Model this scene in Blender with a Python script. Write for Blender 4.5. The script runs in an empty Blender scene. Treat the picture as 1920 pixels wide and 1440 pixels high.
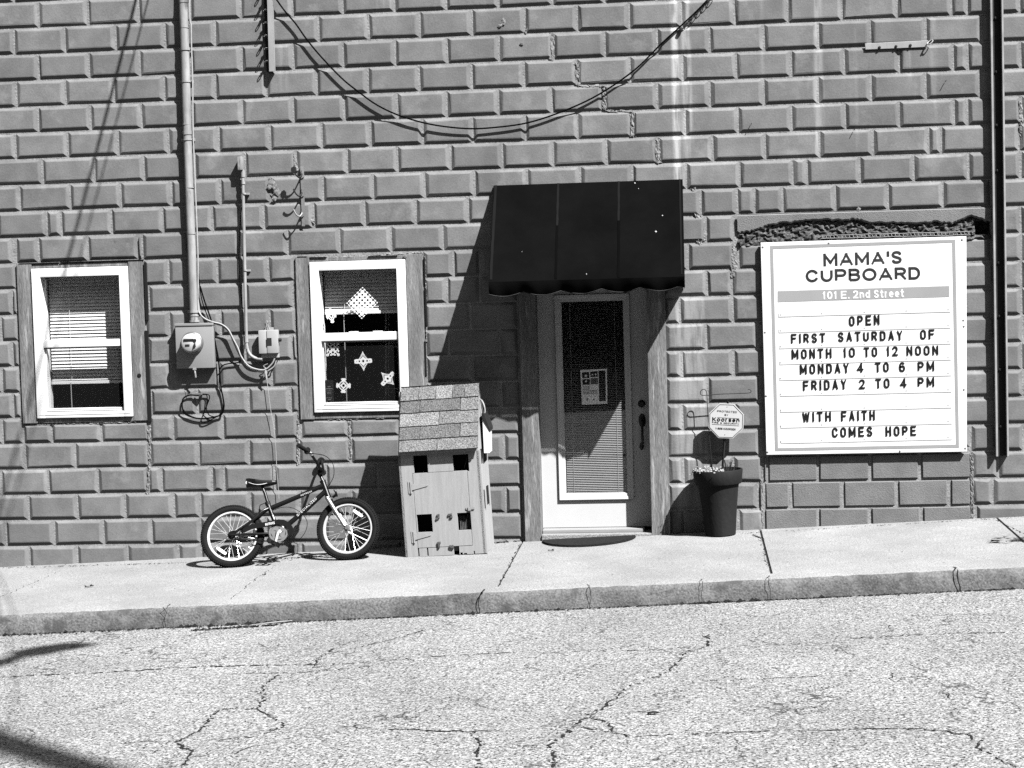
import bpy, bmesh, math, random
from math import radians as R, sin, cos, pi
from mathutils import Vector, Matrix
random.seed(7)
sc = bpy.context.scene
COL = sc.collection

# ------------------------------------------------------------------ camera, sky, sun, exposure
# the camera stands across the street and looks a little to the left of square on to the wall (Y = 0 plane)
F_PX = 3400.0
CAM = Vector((0.0, -13.8575, 1.8428))
YAW, PITCH, ROLL = 0.09789384, 0.05083228, -0.02781824
cy_, sy_, cp_, sp_, cr_, sr_ = cos(YAW), sin(YAW), cos(PITCH), sin(PITCH), cos(ROLL), sin(ROLL)
Ry = Matrix(((cy_, 0, sy_), (0, 1, 0), (-sy_, 0, cy_)))
Rx = Matrix(((1, 0, 0), (0, cp_, -sp_), (0, sp_, cp_)))
Rz = Matrix(((cr_, -sr_, 0), (sr_, cr_, 0), (0, 0, 1)))
M = Rz @ Rx @ Ry                                   # world (X, -Z, Y) -> camera (right, down, forward)
def row(i): return Vector((M[i][0], M[i][2], -M[i][1]))
RT, DN, FW = row(0), row(1), row(2)
cam_d = bpy.data.cameras.new('camera'); cam = bpy.data.objects.new('camera', cam_d); COL.objects.link(cam)
mw = Matrix((RT, -DN, -FW)).transposed().to_4x4(); mw.translation = CAM
cam.matrix_world = mw
cam_d.sensor_width = 36.0; cam_d.lens = F_PX / 1920 * 36.0; cam_d.clip_end = 1000; cam_d.clip_start = 0.1
sc.camera = cam

SUN_A, SUN_B = 1.12, 1.88                          # toward the sun: (right, -1 out of the wall, up)
SUN = Vector((SUN_A, -1.0, SUN_B)).normalized()
w = bpy.data.worlds.new('World'); sc.world = w; w.use_nodes = True
nt = w.node_tree; nt.nodes.clear()
sky = nt.nodes.new('ShaderNodeTexSky'); sky.sky_type = 'NISHITA'; sky.sun_disc = False
sky.sun_elevation = math.asin(SUN.z); sky.sun_rotation = math.atan2(SUN.x, SUN.y)
bw = nt.nodes.new('ShaderNodeRGBToBW'); bg = nt.nodes.new('ShaderNodeBackground'); out = nt.nodes.new('ShaderNodeOutputWorld')
bg.inputs[1].default_value = 0.05
nt.links.new(sky.outputs[0], bw.inputs[0]); nt.links.new(bw.outputs[0], bg.inputs[0]); nt.links.new(bg.outputs[0], out.inputs[0])
sl = bpy.data.lights.new('sun', 'SUN'); sl.energy = 5.0; sl.angle = R(0.5); sl.color = (1, 1, 1)
so = bpy.data.objects.new('sun', sl); COL.objects.link(so); so.location = (6, -9, 12)
so.rotation_euler = SUN.to_track_quat('Z', 'Y').to_euler()
sc.view_settings.view_transform = 'Standard'; sc.view_settings.look = 'None'
sc.view_settings.exposure = 3.0; sc.view_settings.gamma = 1.0; sc.view_settings.use_curve_mapping = False
sc.cycles.use_denoising = False; sc.cycles.sample_clamp_indirect = 1.0

# ------------------------------------------------------------------ helpers
def P(px, py, d=0.0):
    """the point at distance d in front of the wall that the photograph shows at (px, py)"""
    ray = RT * ((px - 960) / F_PX) + DN * ((py - 720) / F_PX) + FW
    t = (-d - CAM.y) / ray.y
    return CAM + ray * t
def ground_z(x, d): return -0.034 + 0.0355 * x - 0.0225 * d        # sidewalk
KW = 2.07
def road_z(x, d): return -0.034 + 0.0355 * x - 0.0225 * KW - 0.137 + 0.012 * (d - KW)
def PG(px, py, fn=ground_z):
    lo, hi = -0.5, 12.0
    for _ in range(50):
        m = (lo + hi) / 2; p = P(px, py, m)
        if p.z < fn(p.x, m): lo = m
        else: hi = m
    return P(px, py, lo)
def rect(x0, y0, x1, y1, d=0.0):
    a, b, c, e = P(x0, y0, d), P(x1, y0, d), P(x0, y1, d), P(x1, y1, d)
    return (a.x + c.x) / 2, (b.x + e.x) / 2, (c.z + e.z) / 2, (a.z + b.z) / 2     # X0 X1 Z0 Z1
def quad(tl, tr, br, bl, d=0.0):
    a, b, c, e = P(*tl, d), P(*tr, d), P(*br, d), P(*bl, d)
    return (a.x + e.x) / 2, (b.x + c.x) / 2, (e.z + c.z) / 2, (a.z + b.z) / 2

ORG = {}
def link(o, parent=None):
    COL.objects.link(o)
    if parent: o.parent = parent
    return o
def thing(name, label, cat, loc=(0, 0, 0), group=None):
    o = bpy.data.objects.new(name, None); o.location = loc; o.empty_display_size = 0.1
    link(o); ORG[o.name] = Vector(loc); o['label'] = label; o['category'] = cat
    if group: o['group'] = group
    return o
def tag(o, label, cat, group=None, kind=None):
    o['label'] = label; o['category'] = cat
    if group: o['group'] = group
    if kind: o['kind'] = kind
    return o
def structure(o, label=None):
    o['kind'] = 'structure'
    if label: o['label'] = label
    return o

class MB:
    def __init__(s): s.v = []; s.f = []
    def add(s, vs, fs):
        n = len(s.v); s.v += [Vector(v) for v in vs]; s.f += [tuple(i + n for i in f) for f in fs]; return s
    def box(s, x0, x1, d0, d1, z0, z1, bev=0.0):
        """axis box, d = distance out of the wall"""
        y0, y1 = -d1, -d0
        if bev <= 0:
            return s.add([(x0, y0, z0), (x1, y0, z0), (x1, y1, z0), (x0, y1, z0), (x0, y0, z1), (x1, y0, z1), (x1, y1, z1), (x0, y1, z1)],
                         [(0, 3, 2, 1), (4, 5, 6, 7), (0, 1, 5, 4), (1, 2, 6, 5), (2, 3, 7, 6), (3, 0, 4, 7)])
        bm = bmesh.new(); bmesh.ops.create_cube(bm, size=1)
        for v in bm.verts: v.co = Vector(((x0 + x1) / 2 + v.co.x * (x1 - x0), (y0 + y1) / 2 + v.co.y * (y1 - y0), (z0 + z1) / 2 + v.co.z * (z1 - z0)))
        bmesh.ops.bevel(bm, geom=list(bm.edges), offset=bev, segments=2, affect='EDGES', profile=0.6)
        return s.bm(bm)
    def bm(s, bm, mat=None):
        bm.verts.index_update()
        s.add([(mat @ v.co) if mat else v.co.copy() for v in bm.verts], [tuple(v.index for v in f.verts) for f in bm.faces]); bm.free(); return s
    def tube(s, pts, r, n=8, cap=True, closed=False):
        pts = [Vector(p) for p in pts]; rr = r if isinstance(r, (list, tuple)) else [r] * len(pts)
        N = len(pts); rings = []; up = None
        for i, p in enumerate(pts):
            if closed: t = pts[(i + 1) % N] - pts[i - 1]
            else: t = pts[min(i + 1, N - 1)] - pts[max(i - 1, 0)]
            t = t.normalized() if t.length > 1e-9 else Vector((0, 0, 1))
            if up is None:
                up = Vector((0, 0, 1)) if abs(t.z) < 0.9 else Vector((0, 1, 0))
            a = t.cross(up); a = a.normalized() if a.length > 1e-6 else t.orthogonal().normalized()
            b = a.cross(t).normalized(); up = b
            rings.append([p + (a * cos(2 * pi * k / n) + b * sin(2 * pi * k / n)) * rr[i] for k in range(n)])
        vs = [v for r_ in rings for v in r_]; fs = []
        for i in range(N if closed else N - 1):
            j = (i + 1) % N
            for k in range(n): fs.append((i * n + k, i * n + (k + 1) % n, j * n + (k + 1) % n, j * n + k))
        if cap and not closed: fs += [tuple(range(n - 1, -1, -1)), tuple((N - 1) * n + k for k in range(n))]
        return s.add(vs, fs)
    def lathe(s, prof, c, axis=(0, 0, 1), n=32, close=False):
        """prof: (radius, height) along axis from c"""
        ax = Vector(axis).normalized(); a = ax.orthogonal().normalized(); b = ax.cross(a); c = Vector(c)
        vs = []; fs = []
        for r_, h in prof:
            for k in range(n): vs.append(c + ax * h + (a * cos(2 * pi * k / n) + b * sin(2 * pi * k / n)) * r_)
        for i in range(len(prof) - 1):
            for k in range(n): fs.append((i * n + k, i * n + (k + 1) % n, (i + 1) * n + (k + 1) % n, (i + 1) * n + k))
        if close:
            fs += [tuple(range(n - 1, -1, -1)), tuple((len(prof) - 1) * n + k for k in range(n))]
        return s.add(vs, fs)
    def prism(s, poly, d0, d1):
        """poly in (X, Z); extruded from d0 to d1 out of the wall"""
        n = len(poly)
        vs = [(x, -d1, z) for x, z in poly] + [(x, -d0, z) for x, z in poly]
        fs = [tuple(range(n)), tuple(range(2 * n - 1, n - 1, -1))] + [(i, i + n, (i + 1) % n + n, (i + 1) % n) for i in range(n)]
        return s.add(vs, fs)
    def xf(s, m):
        s.v = [m @ v for v in s.v]; return s
    def nxt(s):
        """start another separate piece"""
        s.cuts = getattr(s, 'cuts', []) + [(len(s.v), len(s.f))]; return s
    def builds(s, name, mat, parent=None, **k):
        cuts = sorted(set([(0, 0)] + getattr(s, 'cuts', []) + [(len(s.v), len(s.f))])); res = []
        for (v0, f0), (v1, f1) in zip(cuts, cuts[1:]):
            if f1 > f0:
                q = MB(); q.v = s.v[v0:v1]; q.f = [tuple(i - v0 for i in f) for f in s.f[f0:f1]]; res.append(q.build(name, mat, parent, **k))
        return res
    def build(s, name, mat, parent=None, smooth=None, local=False, bev=None):
        me = bpy.data.meshes.new(name)
        o_ = ORG.get(parent.name, Vector((0, 0, 0))) if (parent and not local) else Vector((0, 0, 0))
        me.from_pydata([v - o_ for v in s.v], [], s.f)
        bm = bmesh.new(); bm.from_mesh(me); bmesh.ops.recalc_face_normals(bm, faces=bm.faces)
        if smooth is not None:
            for f in bm.faces: f.smooth = True
            for e in bm.edges:
                if len(e.link_faces) == 2 and e.calc_face_angle(0) > R(smooth): e.smooth = False
        bm.to_mesh(me); bm.free()
        for m in (mat if isinstance(mat, (list, tuple)) else [mat]): me.materials.append(m)
        o = bpy.data.objects.new(name, me); link(o, parent)
        if bev:
            md = o.modifiers.new('edge', 'BEVEL'); md.width = bev; md.segments = 2; md.limit_method = 'ANGLE'
        ORG[o.name] = o_
        return o
def cr(pts, k=6, closed=False):
    """smooth curve through points"""
    pts = [Vector(p) for p in pts]; n = len(pts); outp = []
    for i in range(n if closed else n - 1):
        p1, p2 = pts[i], pts[(i + 1) % n]
        p0 = pts[i - 1] if (i > 0 or closed) else p1 * 2 - p2
        p3 = pts[(i + 2) % n] if (i + 2 < n or closed) else p2 * 2 - p1
        for j in range(k):
            t = j / k
            outp.append(0.5 * ((2 * p1) + (p2 - p0) * t + (2 * p0 - 5 * p1 + 4 * p2 - p3) * t * t + (3 * p1 - p0 - 3 * p2 + p3) * t ** 3))
    if not closed: outp.append(pts[-1])
    return outp
def pc(pts, d, k=6):
    return cr([P(p[0], p[1], p[2] if len(p) > 2 else d) for p in pts], k)

# ------------------------------------------------------------------ materials (the photograph is black and white: greys only)
ALB = 0.387
def mat(name, v, rough=0.8, var=0.18, scale=6.0, bump=0.0, bscale=80.0, spec=0.3, metal=0.0, stretch=(1, 1, 1), fine=0.0, fscale=200.0, dirt=None, coat=0):
    v *= ALB; spec *= 0.35
    if dirt: dirt = (dirt[0], dirt[1], dirt[2] * ALB)
    m = bpy.data.materials.new(name); m.use_nodes = True
    nt = m.node_tree; N = nt.nodes; L = nt.links
    b = N['Principled BSDF']; b.inputs['Roughness'].default_value = rough; b.inputs['Metallic'].default_value = metal
    b.inputs['Specular IOR Level'].default_value = spec
    if coat: b.inputs['Coat Weight'].default_value = coat
    tc = N.new('ShaderNodeTexCoord'); mp = N.new('ShaderNodeMapping'); mp.inputs['Scale'].default_value = stretch
    L.new(tc.outputs['Object'], mp.inputs['Vector'])
    n1 = N.new('ShaderNodeTexNoise'); n1.inputs['Scale'].default_value = scale; n1.inputs['Detail'].default_value = 6; n1.inputs['Roughness'].default_value = 0.6
    L.new(mp.outputs[0], n1.inputs['Vector'])
    mr = N.new('ShaderNodeMapRange'); mr.inputs[1].default_value = 0.25; mr.inputs[2].default_value = 0.75
    mr.inputs[3].default_value = v * (1 - var); mr.inputs[4].default_value = v * (1 + var)
    L.new(n1.outputs[0], mr.inputs[0]); val = mr.outputs[0]
    if fine:
        n2 = N.new('ShaderNodeTexNoise'); n2.inputs['Scale'].default_value = fscale; n2.inputs['Detail'].default_value = 2
        L.new(mp.outputs[0], n2.inputs['Vector'])
        m2 = N.new('ShaderNodeMapRange'); m2.inputs[1].default_value = 0.3; m2.inputs[2].default_value = 0.7; m2.inputs[3].default_value = 1 - fine; m2.inputs[4].default_value = 1 + fine
        L.new(n2.outputs[0], m2.inputs[0])
        mu = N.new('ShaderNodeMath'); mu.operation = 'MULTIPLY'; L.new(val, mu.inputs[0]); L.new(m2.outputs[0], mu.inputs[1]); val = mu.outputs[0]
    if dirt:      # (scale, threshold, value): spots or stains with a shape of their own
        n3 = N.new('ShaderNodeTexNoise'); n3.inputs['Scale'].default_value = dirt[0]; n3.inputs['Detail'].default_value = 5
        L.new(mp.outputs[0], n3.inputs['Vector'])
        m3 = N.new('ShaderNodeMapRange'); m3.inputs[1].default_value = dirt[1]; m3.inputs[2].default_value = dirt[1] + 0.08
        L.new(n3.outputs[0], m3.inputs[0])
        mx = N.new('ShaderNodeMix'); mx.data_type = 'FLOAT'
        L.new(m3.outputs[0], mx.inputs[0]); L.new(val, mx.inputs[2]); mx.inputs[3].default_value = dirt[2]; val = mx.outputs[0]
    cb = N.new('ShaderNodeCombineColor')
    for i in range(3): L.new(val, cb.inputs[i])
    L.new(cb.outputs[0], b.inputs['Base Color'])
    if bump:
        n4 = N.new('ShaderNodeTexNoise'); n4.inputs['Scale'].default_value = bscale; n4.inputs['Detail'].default_value = 5
        L.new(mp.outputs[0], n4.inputs['Vector'])
        bu = N.new('ShaderNodeBump'); bu.inputs['Strength'].default_value = bump; bu.inputs['Distance'].default_value = 0.01
        L.new(n4.outputs[0], bu.inputs['Height']); L.new(bu.outputs[0], b.inputs['Normal'])
    m['val'] = v
    return m
def nodes(m): return m.node_tree.nodes, m.node_tree.links, m.node_tree.nodes['Principled BSDF']
def overlay(m, fac_out, value):
    value *= ALB
    """mix the material's base colour towards a grey by a node output"""
    N, L, b = nodes(m); src = b.inputs['Base Color'].links[0].from_socket
    mx = N.new('ShaderNodeMix'); mx.data_type = 'RGBA'; L.new(fac_out, mx.inputs[0]); L.new(src, mx.inputs[6]); mx.inputs[7].default_value = (value, value, value, 1)
    L.new(mx.outputs[2], b.inputs['Base Color'])
def band(m, x0, x1, z0, z1, soft=0.03, nscale=3.0, amt=0.8):
    """node output: 1 inside a rough-edged vertical streak at x0..x1, z0..z1 (object space = world)"""
    N, L, b = nodes(m)
    tc = N.new('ShaderNodeTexCoord'); sp = N.new('ShaderNodeSeparateXYZ'); L.new(tc.outputs['Object'], sp.inputs[0])
    mp = N.new('ShaderNodeMapping'); mp.inputs['Scale'].default_value = (14, 14, 1.6); L.new(tc.outputs['Object'], mp.inputs[0])
    no = N.new('ShaderNodeTexNoise'); no.inputs['Scale'].default_value = nscale; no.inputs['Detail'].default_value = 6; L.new(mp.outputs[0], no.inputs[0])
    def sm(inp, a, c):
        r = N.new('ShaderNodeMapRange'); r.interpolation_type = 'SMOOTHSTEP'; r.inputs[1].default_value = a; r.inputs[2].default_value = c; L.new(inp, r.inputs[0]); return r.outputs[0]
    def mul(a, c):
        q = N.new('ShaderNodeMath'); q.operation = 'MULTIPLY'
        L.new(a, q.inputs[0])
        if isinstance(c, float): q.inputs[1].default_value = c
        else: L.new(c, q.inputs[1])
        return q.outputs[0]
    f = mul(sm(sp.outputs[0], x0, x0 + soft), sm(sp.outputs[0], x1, x1 - soft))
    f = mul(f, mul(sm(sp.outputs[2], z0, z0 + 0.35), sm(sp.outputs[2], z1 + 0.05, z1)))
    return mul(mul(f, sm(no.outputs[0], 0.3, 0.62)), float(amt))

def island_tone(m, lo, hi):
    N, L, b = nodes(m); src = b.inputs['Base Color'].links[0].from_socket; ge = N.new('ShaderNodeNewGeometry'); mr = N.new('ShaderNodeMapRange'); mr.inputs[3].default_value = lo; mr.inputs[4].default_value = hi
    L.new(ge.outputs['Random Per Island'], mr.inputs[0]); vm = N.new('ShaderNodeVectorMath'); vm.operation = 'SCALE'; L.new(src, vm.inputs[0]); L.new(mr.outputs[0], vm.inputs[3]); L.new(vm.outputs[0], b.inputs['Base Color'])
def wear(m, scale, t0, t1, value, stretch=(1, 1, 1)):
    N, L, b = nodes(m); tc = N.new('ShaderNodeTexCoord'); mp = N.new('ShaderNodeMapping'); mp.inputs['Scale'].default_value = stretch; L.new(tc.outputs['Object'], mp.inputs[0])
    no = N.new('ShaderNodeTexNoise'); no.inputs['Scale'].default_value = scale; no.inputs['Detail'].default_value = 9; no.inputs['Roughness'].default_value = .68; L.new(mp.outputs[0], no.inputs[0])
    r = N.new('ShaderNodeMapRange'); r.inputs[1].default_value = t0; r.inputs[2].default_value = t1; L.new(no.outputs[0], r.inputs[0]); overlay(m, r.outputs[0], value)
m_brick = mat('painted block', 0.116, 0.7, 0.26, 4.5, 0.12, 60, 0.3, fine=0.13, fscale=120, dirt=(17, 0.72, 0.075))
island_tone(m_brick, .88, 1.12); wear(m_brick, 3.1, .55, .78, .20); wear(m_brick, 1.3, .60, .85, .085, (1, 1, .35))
m_mortar = mat('painted mortar', 0.18, 0.85, 0.3, 9, 0.6, 60, 0.2, fine=0.2, fscale=120)
m_rough = mat('patched mortar', 0.145, 0.95, 0.4, 30, 0.6, 45, 0.1, fine=0.35, fscale=110)
m_flat = mat('flush block', 0.12, 0.75, 0.22, 5, 0.35, 120, 0.25, fine=0.18, fscale=220)
for (xa, xb, ya, yb, am, vv) in [(1255, 1275, -250, 430, .7, .46), (1272, 1298, -250, 345, .5, .38), (1520, 1545, -250, 330, .4, .34), (1695, 1712, 92, 170, .5, .36), (1262, 1330, 560, 1000, .4, .32), (1600, 1612, 60, 330, .2, .32), (700, 745, -200, 60, .3, .3), (1420, 1435, -100, 200, .2, .32), (520, 545, 90, 200, .35, .3), (1740, 1760, 40, 300, .2, .3)]:
    X0, X1 = P(xa, (ya + yb) / 2).x, P(xb, (ya + yb) / 2).x; Z0, Z1 = P((xa + xb) / 2, yb).z, P((xa + xb) / 2, ya).z
    for mm in (m_brick, m_mortar): overlay(mm, band(mm, X0, X1, Z0, Z1, 0.035, 2.0, am), vv)
m_wood = mat('weathered painted wood', 0.125, 0.85, 0.45, 2.2, 0.4, 30, 0.2, stretch=(7, 7, 0.8), fine=0.3, fscale=30, dirt=(5, 0.60, 0.24))
m_vinyl = mat('white vinyl', 0.62, 0.45, 0.05, 5, spec=0.4)
m_vinyl2 = mat('grey sash seal', 0.22, 0.5, 0.1, 5)
m_slat = mat('blind slat', 0.54, 0.5, 0.06, 5)
m_dslat = mat('door blind slat', 0.24, 0.45, 0.05, 5)
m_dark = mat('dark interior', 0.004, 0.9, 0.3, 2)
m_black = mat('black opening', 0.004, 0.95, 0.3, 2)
m_door = mat('white door paint', 0.42, 0.5, 0.05, 3, spec=0.4)
m_bronze = mat('dark bronze', 0.035, 0.35, 0.3, 30, spec=0.5, metal=0.6)
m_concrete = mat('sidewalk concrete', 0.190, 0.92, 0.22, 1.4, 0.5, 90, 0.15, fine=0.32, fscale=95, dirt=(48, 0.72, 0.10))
wear(m_concrete, 1.9, .52, .78, .158); wear(m_concrete, 7, .60, .8, .15)
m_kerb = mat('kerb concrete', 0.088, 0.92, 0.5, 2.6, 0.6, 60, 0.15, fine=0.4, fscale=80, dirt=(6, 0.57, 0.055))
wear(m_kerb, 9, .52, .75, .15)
m_joint = mat('joint dirt', 0.008, 0.95, 0.4, 20)
m_crack = mat('crack', 0.006, 0.95, 0.5, 30)
m_awn = mat('black awning cloth', 0.0033, 0.95, 0.3, 3, 0.25, 160, 0.0, fine=0.15, fscale=300)
m_awnlight = mat('awning faded seam', 0.0055, 0.9, 0.2, 4, spec=0.06)
m_awndark = mat('awning wet seam', 0.0006, 0.8, 0.2, 4, spec=0.03)
m_signw = mat('sign white', 0.58, 0.35, 0.03, 2, spec=0.4)
m_signg = mat('sign grey', 0.22, 0.5, 0.1, 3)
m_rail = mat('letter rail', 0.46, 0.3, 0.05, 5, spec=0.5)
m_ink = mat('black letter', 0.006, 0.45, 0.1, 5)
m_inkd = mat('dark grey print', 0.02, 0.5, 0.35, 9)
m_galv = mat('galvanised steel', 0.24, 0.5, 0.2, 12, 0.05, 60, 0.5, metal=0.15, stretch=(1, 1, .4))
m_pipe = mat('painted conduit', 0.20, 0.55, 0.4, 9, 0.1, 60, 0.4, stretch=(2, 2, .5), dirt=(7, 0.60, 0.09))
m_box = mat('meter enclosure', 0.19, 0.5, 0.08, 4, spec=0.4)
m_pbox = mat('plastic enclosure', 0.26, 0.55, 0.08, 4, spec=0.4)
m_chrome = mat('bright metal', 0.75, 0.3, 0.08, 20, metal=0.6, spec=0.5)
m_steel = mat('brushed alloy', 0.24, 0.38, 0.15, 25, metal=0.75)
m_cable = mat('black cable', 0.002, 0.9, 0.3, 30, spec=0.03)
m_gcable = mat('grey cable', 0.24, 0.6, 0.2, 30)
m_iron = mat('dark painted iron', 0.012, 0.6, 0.4, 8, 0.1, 60)
m_ironl = mat('iron flange edge', 0.23, 0.6, 0.3, 10)
m_bike = mat('black bicycle paint', 0.003, 0.3, 0.2, 10, spec=0.5)
m_rubber = mat('tyre rubber', 0.0035, 0.85, 0.3, 30, 0.6, 160, 0.25)
m_saddle = mat('saddle vinyl', 0.003, 0.45, 0.2, 10, spec=0.45)
m_white = mat('white print', 0.42, 0.5, 0.04, 10)
m_reflect = mat('reflector', 0.6, 0.35, 0.08, 60, 0.3, 300, 0.5)
m_ply = mat('playhouse wood', 0.255, 0.8, 0.14, 4, 0.12, 40, 0.2, stretch=(10, 10, 0.9), fine=0.06, fscale=60, dirt=(3.3, 0.66, 0.23))
m_shingle = [mat('shingle %s' % n, v, 0.95, 0.2, 6, 0.9, 110, 0.1, fine=0.6, fscale=105) for n, v in (('light', 0.165), ('middle', 0.125), ('dark', 0.09))]
m_pot = mat('dark pot', 0.0055, 0.75, 0.6, 6, 0.3, 40, 0.35, stretch=(1, 1, .5))
m_soil = mat('soil', 0.02, 1, 0.5, 40, 0.9, 60)
m_leaf = mat('pale leaf', 0.22, 0.7, 0.5, 40)
m_litter = mat('leaf litter', 0.007, 0.9, 0.6, 60)
m_dleaf = mat('dry leaf', 0.012, 0.8, 0.4, 40)
m_twig = mat('pale twig', 0.2, 0.8, 0.3, 40)
m_yard = mat('yard sign white', 0.36, 0.5, 0.05, 10)
m_mat = mat('rubber mat', 0.0032, 0.95, 0.8, 30, 1.0, 60)
m_paper = mat('white paper', 0.7, 0.8, 0.04, 20)
m_paperg = mat('grey paper', 0.10, 0.8, 0.1, 20)
m_stain = mat('dark print', 0.015, 0.8, 0.2, 20)
m_grass = mat('bare earth', 0.06, 0.95, 0.4, 2)
m_lath = mat('broken render', 0.062, 1.0, 0.6, 22, 1.0, 45, 0.1, fine=0.6, fscale=90)
m_lintel = mat('lintel render', 0.14, 0.85, 0.16, 5, 0.45, 150, 0.2, fine=0.15, fscale=200)

m_roof = mat('roof felt', 0.05, 0.95, 0.2, 3)
# road: pale worn aggregate with dark gaps between the stones
m_road = bpy.data.materials.new('worn asphalt'); m_road.use_nodes = True
N, L, b = nodes(m_road); b.inputs['Roughness'].default_value = 0.95; b.inputs['Specular IOR Level'].default_value = 0.15
tc = N.new('ShaderNodeTexCoord')
def nz(scale, det, rough=0.6):
    n = N.new('ShaderNodeTexNoise'); n.inputs['Scale'].default_value = scale; n.inputs['Detail'].default_value = det; n.inputs['Roughness'].default_value = rough
    L.new(tc.outputs['Object'], n.inputs[0]); return n.outputs[0]
def mrg(i, a, c, e, f, smooth=False):
    r = N.new('ShaderNodeMapRange'); r.inputs[1].default_value = a; r.inputs[2].default_value = c; r.inputs[3].default_value = e; r.inputs[4].default_value = f
    if smooth: r.interpolation_type = 'SMOOTHSTEP'
    L.new(i, r.inputs[0]); return r.outputs[0]
def mth(op, a, c):
    q = N.new('ShaderNodeMath'); q.operation = op
    for i, x in enumerate((a, c)):
        if isinstance(x, float): q.inputs[i].default_value = x
        else: L.new(x, q.inputs[i])
    return q.outputs[0]
stone = N.new('ShaderNodeTexVoronoi'); stone.inputs['Scale'].default_value = 80; L.new(tc.outputs['Object'], stone.inputs[0])
sepc = N.new('ShaderNodeSeparateColor'); L.new(stone.outputs['Color'], sepc.inputs[0])
ston = mrg(sepc.outputs[0], 0.0, 1.0, 0.058, 0.136)
gap = mrg(nz(72, 3, 0.65), 0.395, 0.478, 0.03, 1.0, True)
edge = mrg(stone.outputs['Distance'], 0.35, 0.75, 1.0, 0.55)
big = mrg(nz(0.9, 6), 0.3, 0.7, 0.80, 1.12)
# hairline crack network, broken up by a mask
wv = N.new('ShaderNodeTexNoise'); wv.inputs['Scale'].default_value = 3.0; wv.inputs['Detail'].default_value = 6; L.new(tc.outputs['Object'], wv.inputs[0])
wm = N.new('ShaderNodeVectorMath'); wm.operation = 'SCALE'; wm.inputs[3].default_value = 0.55; L.new(wv.outputs['Color'], wm.inputs[0])
wa = N.new('ShaderNodeVectorMath'); L.new(tc.outputs['Object'], wa.inputs[0]); L.new(wm.outputs[0], wa.inputs[1])
cv = N.new('ShaderNodeTexVoronoi'); cv.feature = 'DISTANCE_TO_EDGE'; cv.inputs['Scale'].default_value = 1.15; L.new(wa.outputs[0], cv.inputs[0])
hair = mrg(cv.outputs['Distance'], 0.003, 0.010, 1.0, 0.0); hmask = mrg(nz(2.2, 5), 0.47, 0.56, 0.0, 0.75)
big = mth('MULTIPLY', big, mth('SUBTRACT', 1.0, mth('MULTIPLY', hair, hmask)))
spot = mrg(nz(5.5, 6, 0.7), 0.66, 0.74, 1.0, 0.62); big = mth('MULTIPLY', big, spot)
val = mth('MULTIPLY', mth('MULTIPLY', ston, gap), mth('MULTIPLY', edge, big))
cb = N.new('ShaderNodeCombineColor')
for i in range(3): L.new(val, cb.inputs[i])
L.new(cb.outputs[0], b.inputs['Base Color'])
bu = N.new('ShaderNodeBump'); bu.inputs['Strength'].default_value = 0.5; bu.inputs['Distance'].default_value = 0.006
L.new(mth('MULTIPLY', gap, edge), bu.inputs['Height']); L.new(bu.outputs[0], b.inputs['Normal'])
def mixmat(name, a_fac, kind):
    m = bpy.data.materials.new(name); m.use_nodes = True; n = m.node_tree; n.nodes.clear()
    o = n.nodes.new('ShaderNodeOutputMaterial'); mx = n.nodes.new('ShaderNodeMixShader'); t = n.nodes.new('ShaderNodeBsdfTransparent')
    mx.inputs[0].default_value = a_fac
    s = n.nodes.new('ShaderNodeBsdfGlossy' if kind == 'glass' else 'ShaderNodeBsdfDiffuse')
    if kind == 'glass': s.inputs['Roughness'].default_value = 0.02; s.inputs[0].default_value = (1, 1, 1, 1)
    else: s.inputs[0].default_value = (0.008, 0.008, 0.008, 1)
    n.links.new(t.outputs[0], mx.inputs[1]); n.links.new(s.outputs[0], mx.inputs[2]); n.links.new(mx.outputs[0], o.inputs[0])
    return m
m_glass = mixmat('window glass', 0.05, 'glass'); m_screen = mixmat('insect screen', 0.24, 'screen')

# ------------------------------------------------------------------ ground
def sheet(name, x0, x1, d0, d1, zf, m, nx=1, nd=1):
    mb = MB(); vs = []; fs = []
    for i in range(nx + 1):
        for j in range(nd + 1):
            x = x0 + (x1 - x0) * i / nx; d = d0 + (d1 - d0) * j / nd; vs.append((x, -d, zf(x, d)))
    for i in range(nx):
        for j in range(nd): a = i * (nd + 1) + j; fs.append((a, a + 1, a + nd + 2, a + nd + 1))
    return mb.add(vs, fs).build(name, m)
structure(sheet('ground', -260, 260, -260, 260, lambda x, d: -0.9 + 0.0355 * x - 0.004 * d, m_grass), 'earth plane around the building and street')
road = structure(sheet('road', -60, 60, KW + 0.005, 30, road_z, m_road, 8, 8), 'pale worn asphalt street with thin cracks')
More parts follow.
